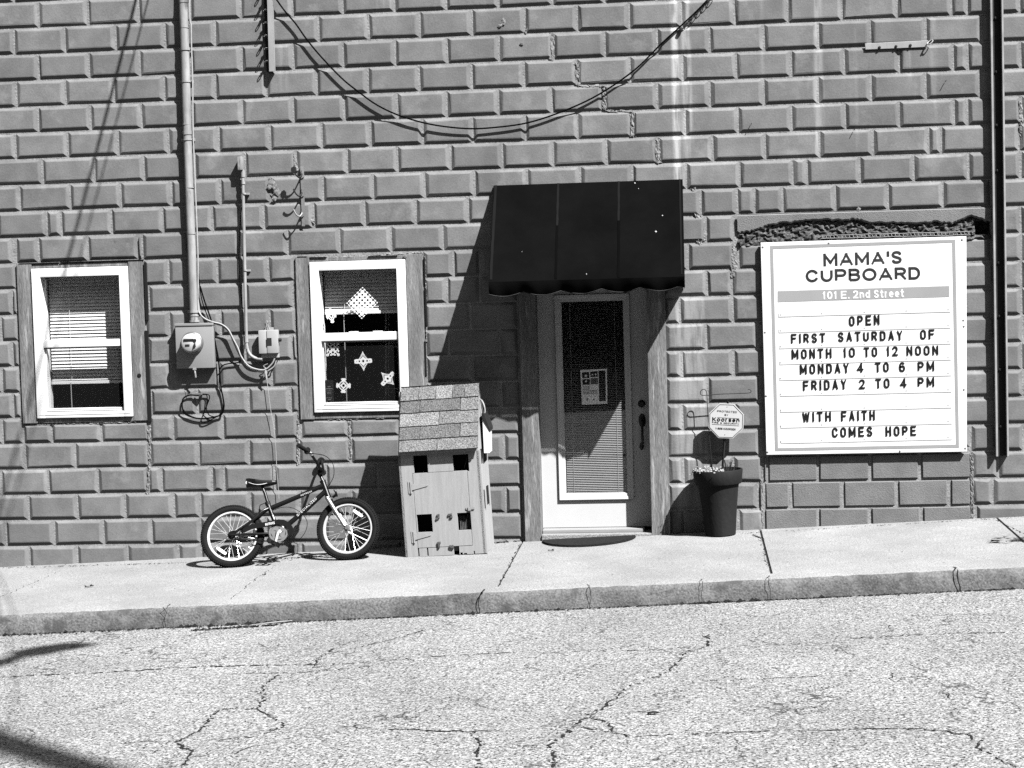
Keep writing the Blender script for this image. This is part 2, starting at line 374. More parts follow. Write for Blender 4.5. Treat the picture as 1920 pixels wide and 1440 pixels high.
# cracks of the road surface
rng = random.Random(3)
def crack_ribbon(mb, pts, wd, fn, lift=0.003):
    w3 = [PG(x, y, fn) for x, y in pts]; dense = []
    for a, c in zip(w3, w3[1:]):
        n = max(2, int((c - a).length / 0.03))
        for i in range(n): dense.append(a.lerp(c, i / n) + Vector((rng.uniform(-.014, .014), rng.uniform(-.014, .014), 0)))
    dense.append(w3[-1]); vs = []; fs = []
    for i, p in enumerate(dense):
        t = (dense[min(i + 1, len(dense) - 1)] - dense[max(0, i - 1)]); nrm = Vector((-t.y, t.x, 0)); nrm = nrm.normalized() if nrm.length else Vector((0, 1, 0))
        hw = wd * .85 * rng.uniform(0.12, 1.0) * (0.35 if i in (0, len(dense) - 1) else 1)
        for s in (-1, 1):
            q = p + nrm * hw * s; vs.append((q.x, q.y, fn(q.x, -q.y) + lift))
        if i and rng.random() > 0.3: fs.append((2 * i - 2, 2 * i - 1, 2 * i + 1, 2 * i))
    if fn is road_z:                            # broken stones along the crack
        for p in dense:
            for q_ in range(rng.choice((0, 1, 1, 2, 3))):
                s_ = wd * rng.uniform(.25, .95); c = Vector((p.x + rng.gauss(0, wd * 1.1), p.y + rng.gauss(0, wd * 1.1), 0)); n0 = len(vs); an = rng.uniform(0, 6.28)
                for k in range(5): r_ = s_ * rng.uniform(.5, 1.1); x, y = c.x + r_ * 1.3 * cos(an + k * 1.2566), c.y + r_ * sin(an + k * 1.2566); vs.append((x, y, fn(x, -y) + lift + .0004 * (q_ + 1)))
                fs.append(tuple(range(n0, n0 + 5)))
    mb.add(vs, fs)
cracks = [([(0, 1270), (130, 1264), (260, 1258), (330, 1252), (400, 1250), (495, 1248), (640, 1245)], .012), ([(520, 1266), (490, 1290), (496, 1310), (484, 1330), (515, 1350), (535, 1362), (480, 1382), (405, 1388)], .009),
  ([(484, 1330), (420, 1330), (395, 1345), (375, 1372), (330, 1392), (360, 1412), (340, 1440)], .010), ([(330, 1392), (270, 1390), (215, 1396)], .006), ([(630, 1362), (700, 1366), (790, 1370), (860, 1372), (885, 1372), (900, 1395), (895, 1412), (905, 1440)], .010),
  ([(885, 1372), (960, 1370)], .005), ([(1325, 1190), (1330, 1205), (1322, 1214), (1285, 1222), (1270, 1245), (1245, 1265), (1170, 1290), (1155, 1310), (1122, 1335), (1085, 1355), (1060, 1378), (1025, 1400), (1042, 1412), (1036, 1440)], .011),
  ([(1100, 1345), (1140, 1355), (1150, 1372), (1180, 1382), (1280, 1378), (1420, 1372), (1560, 1370), (1680, 1366), (1740, 1368), (1810, 1378), (1835, 1390), (1830, 1402), (1870, 1420), (1905, 1440)], .008), ([(1085, 1365), (1150, 1373)], .008),
  ([(1755, 1296), (1775, 1302), (1790, 1318), (1786, 1332)], .007), ([(1670, 1262), (1672, 1275)], .006), ([(1665, 1172), (1672, 1185)], .006), ([(1600, 1198), (1700, 1192), (1810, 1188), (1900, 1186)], .009), ([(1100, 1222), (1200, 1220), (1310, 1213)], .008),
  ([(690, 1250), (560, 1262), (420, 1264)], .007), ([(800, 1180), (735, 1200), (600, 1230), (590, 1252), (640, 1246), (800, 1232), (960, 1224)], .008), ([(1320, 1278), (1450, 1272), (1540, 1268)], .007), ([(320, 1390), (300, 1408), (255, 1420)], .005), ([(960, 1396), (1010, 1398)], .005), ([(640, 1372), (560, 1388), (470, 1400), (420, 1424)], .005)]
mb = MB()
for pts, wd in cracks: crack_ribbon(mb, pts, wd, road_z)
mb.build('crack', m_crack, road)
# kerb
edge_prof = [(KW - 0.16, 0.004), (KW - 0.05, 0.0), (KW - 0.02, -0.006), (KW - 0.002, -0.018), (KW + 0.010, -0.04), (KW + 0.022, -0.16), (KW + 0.022, -0.4)]
rngk = random.Random(5); vs = []; fs = []; xs = [-40 + i * 0.06 for i in range(0, int(80 / 0.06))]
xs = [x for x in xs if -6.5 < x < 4.5]; xs = [-40] + xs + [40]
for x in xs:
    for k, (d, dz) in enumerate(edge_prof):
        vs.append((x, -(d + (rngk.uniform(-.004, .004) if 1 < k < 5 else 0)), ground_z(x, min(d, KW)) + dz + (rngk.uniform(-.003, .003) if k in (2, 3) else 0)))
n = len(edge_prof)
for i in range(len(xs) - 1):
    for k in range(n - 1): fs.append((i * n + k, i * n + k + 1, (i + 1) * n + k + 1, (i + 1) * n + k))
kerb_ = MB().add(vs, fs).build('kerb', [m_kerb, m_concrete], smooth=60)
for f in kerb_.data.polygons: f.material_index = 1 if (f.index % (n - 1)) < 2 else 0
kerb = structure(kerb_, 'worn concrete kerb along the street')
mb = MB()
def kerb_crack(px, w_, slant=0.0):
    p = PG(px, 1105 if px > 600 else 1150); vs = []; fs = []; x = p.x
    for i in range(9):
        t = i / 8; d = KW - 0.10 + 0.128 * min(1, t * 2); dz = 0.007 if t < 0.5 else 0.007 - (t - 0.5) * 0.30
        xx = x + slant * t + rng.uniform(-.012, .012); hw = w_ * rng.uniform(.4, 1)
        for s in (-1, 1): vs.append((xx + s * hw, -(d + 0.004), ground_z(xx, KW) + dz))
        if i: fs.append((2 * i - 2, 2 * i - 1, 2 * i + 1, 2 * i))
    mb.add(vs, fs)
kerb_crack(909, .006, -.03); kerb_crack(1823, .006, .01); kerb_crack(1446, .003); kerb_crack(1100, .003, .02); kerb_crack(1315, .003); kerb_crack(295, .003)
mb.build('crack', m_crack, kerb)
# sidewalk slabs with joints square to the wall
joints = [P(x, y).x for x, y in ((-310, 1078), (125, 1067), (556, 1038), (980, 1015), (1425, 999), (1868, 974))]
js = [-40.0, joints[0] - 1.85] + joints + [joints[-1] + 1.85, 40.0]
mb = MB(); g = 0.0035
for i in range(len(js) - 1):
    a, c = js[i] + g, js[i + 1] - g; gd = 0.5 * g
    for (d0, d1) in ((-0.05, KW - 0.165),):
        o_ = 0.006
        vs = [(a, -d0, ground_z(a, d0) - .012), (c, -d0, ground_z(c, d0) - .012), (c, -d1, ground_z(c, d1) - .012), (a, -d1, ground_z(a, d1) - .012),
              (a + o_, -d0, ground_z(a, d0)), (c - o_, -d0, ground_z(c, d0)), (c - o_, -d1 + o_, ground_z(c, d1)), (a + o_, -d1 + o_, ground_z(a, d1))]
        mb.add(vs, [(0, 1, 5, 4), (1, 2, 6, 5), (2, 3, 7, 6), (3, 0, 4, 7), (4, 5, 6, 7)])
walk = structure(mb.build('sidewalk', m_concrete), 'pale concrete sidewalk slabs along the wall')
mb = MB(); mb.add([(-40, 0.05, ground_z(-40, 0) - .010), (40, 0.05, ground_z(40, 0) - .010), (40, -(KW - .1), ground_z(40, KW - .1) - .010), (-40, -(KW - .1), ground_z(-40, KW - .1) - .010)], [(0, 1, 2, 3)])
mb.build('joint', m_joint, walk)
mb = MB()
for pts, wd in [([(1412, 1002), (1424, 1010), (1430, 1030), (1440, 1062), (1445, 1076)], .005), ([(978, 1018), (955, 1060), (935, 1100)], .006), ([(1868, 975), (1895, 990), (1920, 1001)], .006),
                ([(540, 1044), (500, 1072), (470, 1093), (428, 1127)], .0035), ([(120, 1068), (60, 1094), (0, 1120)], .003), ([(1590, 1056), (1615, 1054)], .002)]:
    crack_ribbon(mb, pts, wd, ground_z, 0.002)
mb.build('crack', m_crack, walk)

# ------------------------------------------------------------------ the building
B = thing('brick_building', 'grey painted masonry building of raised rectangular blocks, two white windows and a glass door', 'building', (-1, 0, 0))
SH = 0.2032; CW = 0.3997
def rowz(k): return 4.0 - SH * k            # bottom mortar line of row k
R1 = quad((33, 493), (270, 488), (279, 790), (42, 795)); R2 = quad((555, 481), (795, 474), (800, 784), (562, 786))
DP = (P(977, 800).x, P(1250, 800).x, -0.6, P(1110, 500).z)
SIGN_REC = (P(1432, 920).x, P(1822, 920).x, -0.5, P(1620, 853).z + 0.04)
LIN = (P(1383, 425).x, P(1858, 425).x, P(1620, 452).z, P(1620, 395).z)
F1 = quad((62, 503), (242, 500), (250, 779), (72, 785)); F2 = quad((581, 491), (760, 487), (769, 769), (592, 773))
X0, X1, ZB, ZT = -10.0, 7.0, -1.2, 6.2
def grid_panel(mb, x0, x1, z0, z1, holes, d0, d1):
    xs = sorted({x0, x1, *[h[0] for h in holes], *[h[1] for h in holes]}); zs = sorted({z0, z1, *[h[2] for h in holes], *[h[3] for h in holes]})
    xs = [x for x in xs if x0 <= x <= x1]; zs = [z for z in zs if z0 <= z <= z1]
    inside = lambda x, z: any(h[0] < x < h[1] and h[2] < z < h[3] for h in holes)
    cell = {}
    for i in range(len(xs) - 1):
        for j in range(len(zs) - 1): cell[i, j] = not inside((xs[i] + xs[i + 1]) / 2, (zs[j] + zs[j + 1]) / 2)
    for (i, j), ok in cell.items():
        if not ok: continue
        a, c, e, f = xs[i], xs[i + 1], zs[j], zs[j + 1]
        mb.add([(a, -d1, e), (c, -d1, e), (c, -d1, f), (a, -d1, f)], [(0, 1, 2, 3)])
        mb.add([(a, -d0, e), (c, -d0, e), (c, -d0, f), (a, -d0, f)], [(3, 2, 1, 0)])
        for di, dj, q in ((-1, 0, [(a, e), (a, f)]), (1, 0, [(c, f), (c, e)]), (0, -1, [(c, e), (a, e)]), (0, 1, [(a, f), (c, f)])):
            if not cell.get((i + di, j + dj), False):
                (ax, az), (bx, bz) = q; mb.add([(ax, -d1, az), (bx, -d1, bz), (bx, -d0, bz), (ax, -d0, az)], [(0, 1, 2, 3)])
holes = [(F1[0] - .01, F1[1] + .01, F1[2] - .01, F1[3] + .01), (F2[0] - .01, F2[1] + .01, F2[2] - .01, F2[3] + .01), (DP[0] + .02, DP[1] - .02, -0.6, DP[3]), LIN]
mb = MB(); grid_panel(mb, X0, X1, ZB, ZT, holes, -0.24, 0.0)
wall = mb.build('wall', [m_mortar, m_brick, m_flat])
wall.parent = B; wall.location = (0, 0, 0); wall.matrix_parent_inverse = Matrix.Translation((1, 0, 0)); ORG[wall.name] = Vector((0, 0, 0))
# bricks: joint positions (pixel x) per course, read along the course
RJ = {0: [72, 165, 260, 357, 452, 548, 643, 739, 836, 935, 1035, 1133, 1231, 1329, 1429, 1530, 1632, 1735, 1838], 1: [27, 122, 217, 310, 403, 500, 597, 691, 787, 885, 984, 1082, 1180, 1277, 1377, 1477, 1578, 1681, 1784, 1813, 1912],
 2: [72, 167, 262, 358, 453, 550, 644, 741, 838, 936, 1037, 1134, 1232, 1330, 1432, 1534, 1632, 1735, 1840], 3: [31, 123, 214, 308, 404, 500, 594, 690, 786, 884, 982, 1082, 1181, 1280, 1380, 1483, 1583, 1685, 1786, 1814, 1914],
 4: [72, 170, 265, 360, 455, 550, 645, 745, 838, 935, 1034, 1131, 1232, 1331, 1432, 1533, 1633, 1735, 1837], 5: [30, 127, 222, 316, 410, 507, 603, 695, 792, 887, 985, 1083, 1185, 1284, 1384, 1484, 1585, 1686, 1788, 1813, 1915],
 6: [80, 177, 270, 365, 460, 555, 651, 745, 845, 942, 1037, 1137, 1233, 1336, 1435, 1536, 1637, 1740, 1765, 1910], 7: [38, 132, 226, 322, 413, 508, 606, 700, 796, 890, 988, 1088, 1186, 1287, 1387, 1487, 1513, 1612, 1713, 1815, 1913],
 8: [-5, 88, 115, 210, 305, 398, 495, 588, 684, 780, 878, 975, 1075, 1175, 1272, 1313, 1415, 1467, 1566, 1665, 1768, 1870], 9: [25, 73, 165, 260, 357, 450, 540, 637, 734, 831, 930, 1030, 1130, 1230, 1323, 1377, 1480, 1580, 1680, 1780, 1868, 1914],
 10: [-60, 316, 408, 503, 850, 900, 1290, 1377, 1870, 1915], 11: [-60, 365, 460, 550, 838, 900, 1325, 1372, 1866, 1914], 12: [2, 318, 414, 506, 882, 1275, 1374, 1870, 1915], 13: [-60, 365, 460, 548, 842, 1324, 1420, 1868, 1918],
 14: [4, 320, 412, 510, 887, 1278, 1375, 1872, 1916], 15: [-60, 370, 466, 545, 845, 940, 1327, 1425, 1870, 1918], 16: [5, 97, 190, 281, 325, 418, 514, 560, 655, 750, 845, 903, 1280, 1378, 1872], 17: [48, 141, 234, 281, 373, 467, 560, 658, 755, 850, 945, 1330, 1424, 1870, 1919],
 18: [3, 91, 185, 278, 303, 397, 420, 516, 612, 708, 803, 903, 1282, 1376, 1871], 19: [54, 146, 235, 326, 376, 470, 563, 660, 755, 850, 948, 1330, 1422, 1862, 1950], 20: [11, 102, 195, 285, 377, 472, 500, 610, 710, 805, 905, 1284, 1385, 1830], 21: [56, 146, 240, 335, 378, 470, 565, 660, 755, 850, 948, 1335, 1874]}
def row_px_y(k, x): # pixel y of the middle of row k at pixel x
    lo, hi = -600, 1700
    for _ in range(40):
        m_ = (lo + hi) / 2
        if P(x, m_).z > rowz(k) + SH / 2: lo = m_
        else: hi = m_
    return lo
rb = random.Random(11)
openings = [R1, R2, DP, SIGN_REC, LIN]
def subtract(r, h):
    x0, x1, z0, z1 = r
    if h[0] >= x1 or h[1] <= x0 or h[2] >= z1 or h[3] <= z0: return [r]
    o = []
    if h[0] > x0: o.append((x0, h[0], z0, z1))
    if h[1] < x1: o.append((h[1], x1, z0, z1))
    a, c = max(x0, h[0]), min(x1, h[1])
    if h[3] < z1: o.append((a, c, h[3], z1))
    if h[2] > z0: o.append((a, c, z0, h[2]))
    return o
def block(mb, x0, x1, z0, z1, dep=0.0158, bx=0.027, bt=0.022, bb=0.0255, gap=0.0075, jit=0.0027, base=0.0005):
    j = lambda s=1: rb.uniform(-jit, jit) * s
    wd, ht = x1 - x0, z1 - z0
    if wd < 0.03 or ht < 0.03: return
    gx = gap * rb.uniform(.8, 1.35); bx = min(bx * rb.uniform(.9, 1.12), wd * .33); bt = min(bt, ht * .3); bb = min(bb * rb.uniform(.92, 1.08), ht * .3); dep = dep * rb.uniform(.9, 1.1)
    rings = []
    for fx, fd in ((0, base), (0.86, 0.9), (1.12, 1.0)):
        a, c, e, f = x0 + gx + bx * fx, x1 - gx - bx * fx, z0 + gap + bb * fx, z1 - gap * .6 - bt * fx
        dd = dep * fd if fd > .5 else base
        rings.append([(a + j(), -dd, e + j()), (c + j(), -dd, e + j()), (c + j(), -dd, f + j()), (a + j(), -dd, f + j())])
    vs = sum(rings, []); fs = []
    for i in range(2):
        for k in range(4): fs.append((i * 4 + k, i * 4 + (k + 1) % 4, (i + 1) * 4 + (k + 1) % 4, (i + 1) * 4 + k))
    fs.append((8, 9, 10, 11))
    if rb.random() < .24:                       # a knocked corner
        k = rb.randrange(4); q = rb.uniform(.25, .8); vs[8 + k] = tuple(Vector(vs[8 + k]).lerp(Vector(vs[k]), q * .55)); vs[4 + k] = tuple(Vector(vs[4 + k]).lerp(Vector(vs[k]), q))
    mb.add(vs, fs)
mbb = MB()
for k in range(-10, 24):
    zt, zb = rowz(k - 1), rowz(k)
    if k in RJ:
        xs = [P(px, row_px_y(k, px)).x for px in RJ[k]]
    else:
        off = P(72 if k % 2 == 0 else 27, 20).x if k < 0 else P(11 if k % 2 == 0 else 56, 1000).x
        xs = [off + CW * i for i in range(-12, 40)]; xs = [x for x in xs if -9.9 < x < 6.9]
    full = []
    for a, c in zip(xs, xs[1:]):
        n_ = round((c - a) / CW) if c - a > CW * 1.45 else 1
        full += [a + (c - a) * i / n_ for i in range(n_)]
    full.append(xs[-1])
    while full[0] > X0 + .2: full.insert(0, full[0] - CW)
    while full[-1] < X1 - .2: full.append(full[-1] + CW)
    full = [X0] + [x for x in full if X0 + .1 < x < X1 - .1] + [X1]
    for a, c in zip(full, full[1:]):
        rs = [(a, c, zb, zt)]
        for h in openings: rs = [q for r_ in rs for q in subtract(r_, h)]
        for q in rs: block(mbb, *q)
me = wall.data
# flush blocks below the sign board
mbf = MB()
for k, js_ in ((17, [1432, 1440, 1535, 1632, 1726, 1822]), (18, [1432, 1440, 1535, 1632, 1726, 1822]), (19, [1432, 1482, 1580, 1681, 1780, 1822]), (20, [1432, 1533, 1630, 1728, 1822]), (21, [1432, 1480, 1580, 1680, 1780, 1822]), (22, [1432, 1533, 1630, 1728, 1822])):
    if k == 17: continue
    for a, c in zip(js_, js_[1:]):
        xa, xc = P(a, 920).x, P(c, 920).x
        block(mbf, xa, xc, rowz(k), min(rowz(k - 1), SIGN_REC[3]), dep=0.013, bx=.007, bt=.006, bb=.005, gap=.0125, jit=.002)
def join_into(o, mb_, idx):
    m2 = bpy.data.meshes.new('tmp'); m2.from_pydata(mb_.v, [], mb_.f)
    bm = bmesh.new(); bm.from_mesh(o.data); n0 = len(bm.faces); bm.from_mesh(m2); bm.faces.ensure_lookup_table()
    nf = list(bm.faces)[n0:]
    for f in nf: f.material_index = idx
    bmesh.ops.recalc_face_normals(bm, faces=nf)
    for f in nf:                                # open blocks must face the street
        if f.normal.y > 0.2: f.normal_flip()
    bm.to_mesh(o.data); bm.free(); bpy.data.meshes.remove(m2)
join_into(wall, mbb, 1); join_into(wall, mbf, 2)
def part(mb_, name, m, parent=B, **k): return mb_.build(name, m, parent, **k)
# other walls, roof, rooms
mb = MB(); mb.box(X0, X0 + .24, -8, -.241, ZB, ZT); mb.box(X1 - .24, X1, -8, -.241, ZB, ZT); mb.box(X0, X1, -8.24, -8.001, ZB, ZT); part(mb, 'side_wall', m_brick)
part(MB().box(X0 - .1, X1 + .1, -8.3, .10, ZT + .003, ZT + .18), 'roof', m_roof)
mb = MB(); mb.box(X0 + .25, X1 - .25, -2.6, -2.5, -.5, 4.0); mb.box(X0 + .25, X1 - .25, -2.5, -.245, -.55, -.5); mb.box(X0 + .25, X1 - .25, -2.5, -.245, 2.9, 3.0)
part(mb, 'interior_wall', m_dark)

# rough repaired joints: the stair-step crack right of the cables and the toothed seams by the openings
def ribbon(mb_, pts, wd, dmax=0.02, seed=1, step=0.012):
    r_ = random.Random(seed); w3 = [P(*p) for p in pts]; dense = []
    for a, c in zip(w3, w3[1:]):
        n_ = max(2, int((c - a).length / step)); dense += [a.lerp(c, i / n_) for i in range(n_)]
    dense.append(w3[-1]); K = 6; hs = [.5] * 7; vs = []; fs = []
    for i, p in enumerate(dense):
        t = dense[min(i + 3, len(dense) - 1)] - dense[max(i - 3, 0)]; nrm = Vector((-t.z, 0, t.x)).normalized()
        w_ = wd * (.8 + .35 * math.sin(i * .9 + seed) * r_.random()) * .85
        for k in range(K + 1):
            u = k / K * 2 - 1
            hs[k] = hs[k] * .62 + r_.uniform(-.1, 1.0) * .38; dd = 0.0 if k in (0, K) else dmax * .62 * max(.06, hs[k] * 1.25 - (.6 if r_.random() < .05 else 0)) * (1 - .35 * abs(u))
            q = p + nrm * w_ * u + Vector((r_.uniform(-.004, .004), 0, r_.uniform(-.004, .004))); vs.append((q.x, -max(dd, .0015), q.z))
        if i:
            for k in range(K): a = (i - 1) * (K + 1) + k; fs.append((a, a + 1, a + K + 2, a + K + 1))
    mb_.nxt(); mb_.add(vs, fs)
mb = MB()
ribbon(mb, [(1035, 62), (1034, 118)], .032, .022, 1); ribbon(mb, [(1030, 119), (1060, 118), (1082, 121)], .018, .024, 2); ribbon(mb, [(1083, 118), (1083, 160)], .034, .026, 3)
ribbon(mb, [(1084, 161), (1110, 163), (1134, 162)], .02, .026, 4); ribbon(mb, [(1133, 165), (1134, 206)], .034, .026, 5); ribbon(mb, [(1134, 208), (1160, 210), (1186, 209)], .02, .024, 6)
ribbon(mb, [(1185, 210), (1187, 256)], .034, .026, 7); ribbon(mb, [(1232, 262), (1235, 306)], .034, .026, 8); ribbon(mb, [(1300, 352), (1306, 410), (1312, 462)], .035, .026, 9)
ribbon(mb, [(1310, 405), (1318, 452)], .05, .022, 10); ribbon(mb, [(1371, 462), (1377, 520)], .045, .026, 11); ribbon(mb, [(280, 797), (280, 880), (277, 930)], .022, .03, 12); ribbon(mb, [(559, 788), (559, 872)], .018, .028, 13)
ribbon(mb, [(655, 786), (656, 860)], .028, .024, 14); ribbon(mb, [(1427, 858), (1428, 992)], .02, .02, 15); ribbon(mb, [(1822, 850), (1823, 978)], .022, .026, 16); ribbon(mb, [(548, 290), (558, 320)], .03, .024, 17)
ribbon(mb, [(612, 787), (760, 782)], .012, .026, 21)
ribbon(mb, [(30, 500), (35, 640), (41, 795)], .010, .014, 22); ribbon(mb, [(552, 490), (556, 640), (560, 785)], .008, .014, 23); ribbon(mb, [(560, 385), (590, 420)], .03, .022, 24); ribbon(mb, [(508, 335), (515, 372)], .035, .024, 25)
ribbon(mb, [(930, 20), (960, 22)], .02, .024, 26); ribbon(mb, [(1005, 30), (985, 62)], .016, .024, 27); ribbon(mb, [(280, 790), (45, 797)], .010, .026, 28); ribbon(mb, [(1910, 190), (1917, 260)], .03, .024, 29)
mb.builds('mortar_patch', m_rough, B)
# chipped spots on the faces
mb = MB(); rr = random.Random(4)
for (px, py, s_) in [(512, 345, .05), (520, 360, .04), (505, 350, .03), (515, 372, .03), (945, 40, .03), (938, 48, .025), (979, 81, .02), (1610, 391, .02), (760, 480, .02)]:
    c = P(px, py, .022); n_ = 9
    vs = [(c.x, c.y - .004, c.z)] + [(c.x + cos(k * 2 * pi / n_) * s_ * rr.uniform(.4, 1), c.y - .0005, c.z + sin(k * 2 * pi / n_) * s_ * rr.uniform(.4, 1)) for k in range(n_)]
    mb.nxt(); mb.add(vs, [(0, k + 1, (k + 1) % n_ + 1) for k in range(n_)])
mb.builds('chipped_patch', m_rough, B)

# lintel over the sign board, its lower half broken away
jag = [(1383, 437), (1398, 436), (1412, 433), (1425, 429), (1440, 424), (1460, 419), (1490, 417), (1510, 414), (1535, 412), (1560, 413), (1585, 413), (1600, 411), (1615, 414), (1635, 418), (1660, 419), (1690, 418), (1715, 421), (1735, 418), (1755, 416), (1770, 418), (1785, 420), (1795, 416), (1806, 411), (1822, 406), (1840, 410), (1858, 416)]
rr = random.Random(8); low = []
for (a, c) in zip(jag, jag[1:]):
    for i in range(4): t = i / 4; low.append((a[0] + (c[0] - a[0]) * t, a[1] + (c[1] - a[1]) * t + rr.uniform(-1.6, 1.6)))
low.append(jag[-1])
vs = []; fs = []
for (x, y) in low:
    pt = P(x, 400 - (x - 1383) * 0.0155, .02); pl = P(x, y, .02); tz = LIN[3] - .004
    vs += [(pl.x, -.016, tz), (pl.x, -.023, tz - .008), (pl.x, -.020, pl.z + .012), (pl.x, -.012, pl.z), (pl.x, .06, pl.z + rr.uniform(-.01, .01))]
for i in range(len(low) - 1):
    for k in range(4): a = i * 5 + k; fs.append((a, a + 1, a + 6, a + 5))
lint = MB().add(vs, fs); part(lint, 'lintel', m_lintel)
vs = []; fs = []; nx, nz_ = 110, 16
for i in range(nx + 1):
    for j in range(nz_ + 1):
        u, v = i / nx, j / nz_; x = LIN[0] + (LIN[1] - LIN[0]) * u; z = LIN[2] - .01 + (LIN[3] - LIN[2]) * v
        dd = -.016 + .026 * (1 - v) + rr.uniform(-.013, .013) + .006 * math.sin(i * .7 + 2 * math.sin(j * 1.1)) - (.09 if (u > .945 and .18 < v < .58) else 0)
        vs.append((x, -dd, z))
for i in range(nx):
    for j in range(nz_): a = i * (nz_ + 1) + j; fs.append((a, a + nz_ + 1, a + nz_ + 2, a + 1))
part(MB().add(vs, fs), 'broken_render', m_lath)
mb = MB()                                    # strip of metal lath left in the break
for e in (0, 1):
    mb.tube([P(1540 + i * 14, 441.5 + e * 6 - i * .36 + rr.uniform(-.4, .4), .018) for i in range(21)], .0035, 5)
for i in range(40):
    x = 1541 + i * 7.2; mb.tube([P(x, 441.5 - (x - 1540) * .026, .018), P(x + 2, 447.5 - (x - 1540) * .026, .018)], .004, 4)
part(mb, 'metal_lath', mat('lath', .14, .7, .3, 30))

# ------------------------------------------------------------------ windows
def window(name, C, Fr, gl_u, gl_l, rail_px, blind_bot_px, slats_tilt, screen=True, seed=0, damaged=False, label=None):
    """C casing outer, Fr vinyl frame outer (X0 X1 Z0 Z1)"""
    W_ = MB()
    fw = 0.068; x0, x1, z0, z1 = Fr
    # frame
    d0, d1 = -.16, .036
    W_.box(x0, x0 + fw, d0, d1, z0, z1, .004); W_.box(x1 - fw, x1, d0, d1, z0, z1, .004)
    W_.box(x0 + fw - .001, x1 - fw + .001, d0, d1 - .001, z1 - fw, z1, .004); W_.box(x0 + fw - .001, x1 - fw + .001, d0, d1 - .001, z0, z0 + .045, .004)
    wo = W_.build(name, m_vinyl, B, smooth=40)
    if label: wo['label'] = label
    # casing boards
    cx0, cx1, cz0, cz1 = C; mb = MB(); e = .003; dC = .021
    mb.box(cx0 + .004, x0 - e, -.05, dC, cz0 + .004, cz1 - .003, .004); mb.box(x1 + e, cx1 - .004, -.05, dC - .002, cz0 + .008, cz1 - .006, .004)
    mb.box(x0 - e + .002, x1 + e - .002, -.05, dC - .006, cz0 + .006, z0 - .004, .003); mb.box(x0 - e + .002, x1 + e - .002, -.05, dC - .008, z1 + .003, cz1 - .012, .003)
    mb.build('casing', m_wood, wo)
    mb = MB(); grid_panel(mb, cx0 - .006, cx1 + .006, cz0 - .006, cz1 + .006, [(x0 + .01, x1 - .01, z0 + .01, z1 - .01)], -.05, -.008); mb.build('casing_gap', m_black, wo)
    ix0, ix1 = x0 + fw, x1 - fw
    rz = P((rail_px[0]), rail_px[1]).z; rz2 = P(rail_px[0], rail_px[2]).z
    mb = MB(); mb.box(ix0, ix1, .002, .018, rz2, rz, .003)
    sb = .026
    mb.box(ix0, ix0 + .013, -.065, -.01, z0 + .046, rz2); mb.box(ix1 - .013, ix1, -.065, -.01, z0 + .046, rz2); mb.box(ix0 + .014, ix1 - .014, -.065, .012, z0 + .046, z0 + .046 + sb, .003)
    if seed: mb.box(ix0 + .22, ix0 + .29, -.02, .018, rz, rz + .008); mb.box(ix1 - .2, ix1 - .13, -.02, .018, rz, rz + .008)
    mb.build('sash', m_vinyl, wo, smooth=40)
    mb = MB(); mb.box(ix0 + .0, ix1 - .0, -.01, .004, rz2 - .012, rz2 - .0005); mb.nxt(); mb.box(ix0 + .002, ix1 - .002, .012, .0135, z0 + .050, z0 + .0535); mb.nxt(); mb.box(ix0 + .002, ix1 - .002, .012, .0135, z0 + .064, z0 + .067); mb.nxt(); mb.box(x0 + .02, x1 - .02, .036, .0368, z0 + .022, z0 + .026); mb.builds('sash_seal', m_vinyl2, wo)
    mb = MB(); mb.add([(ix0, .034, rz - .01), (ix1, .034, rz - .01), (ix1, .034, z1 - fw + .01), (ix0, .034, z1 - fw + .01)], [(0, 1, 2, 3)])
    mb.add([(ix0, .012, z0 + .05), (ix1, .012, z0 + .05), (ix1, .012, rz2 + .01), (ix0, .012, rz2 + .01)], [(0, 1, 2, 3)]); mb.build('pane', m_glass, wo)
    if screen:
        MB().add([(ix0 + .012, .006, z0 + .06), (ix1 - .012, .006, z0 + .06), (ix1 - .012, .006, rz2 - .004), (ix0 + .012, .006, rz2 - .004)], [(0, 1, 2, 3)]).build('insect_screen', m_screen, wo)
    # blind
    mb = MB(); db = -.125; bz = P(*blind_bot_px).z; z = z1 - fw - .01; pitch = .0265; hw = .0165
    bx0, bx1 = ix0 + .012, ix1 - .012
    while z > bz + .02:
        t = slats_tilt + random.Random(int(z * 1000) + seed).uniform(-.05, .05)
        dy, dz = cos(t) * hw, sin(t) * hw
        vs = []
        for i, u in enumerate((-1, -.33, .33, 1)):
            crown = .0022 * (1 - u * u)
            for x in (bx0, bx1): vs.append((x, -(db + u * dy) , z - u * dz + crown))
        mb.add(vs, [(0, 1, 3, 2), (2, 3, 5, 4), (4, 5, 7, 6)]); z -= pitch
    mb.box(bx0, bx1, db - .02, db + .02, bz - .012, bz + .012, .003)
    for u in (.27, .87):
        x = bx0 + (bx1 - bx0) * u; mb.box(x - .0015, x + .0015, db + .018, db + .0185, bz, z1 - fw)
    mb.build('blind', m_slat, wo)
    x = bx0 + (bx1 - bx0) * .255
    if screen: MB().tube([(x, -db - .024, bz), (x + .004, -db - .03, z0 + .06)], .0035, 6).build('blind_wand', m_vinyl2, wo)
    return wo, (ix0, ix1, z0, z1, rz, rz2)
w1, g1 = window('window', R1, F1, None, None, (157, 637, 650), (157, 718), R(63), label='left window with blinds lowered most of the way')
w2, g2 = window('window', R2, F2, None, None, (676, 623, 638), (676, 586), R(62), seed=5, label='right window with raised blinds and paper snowflakes')
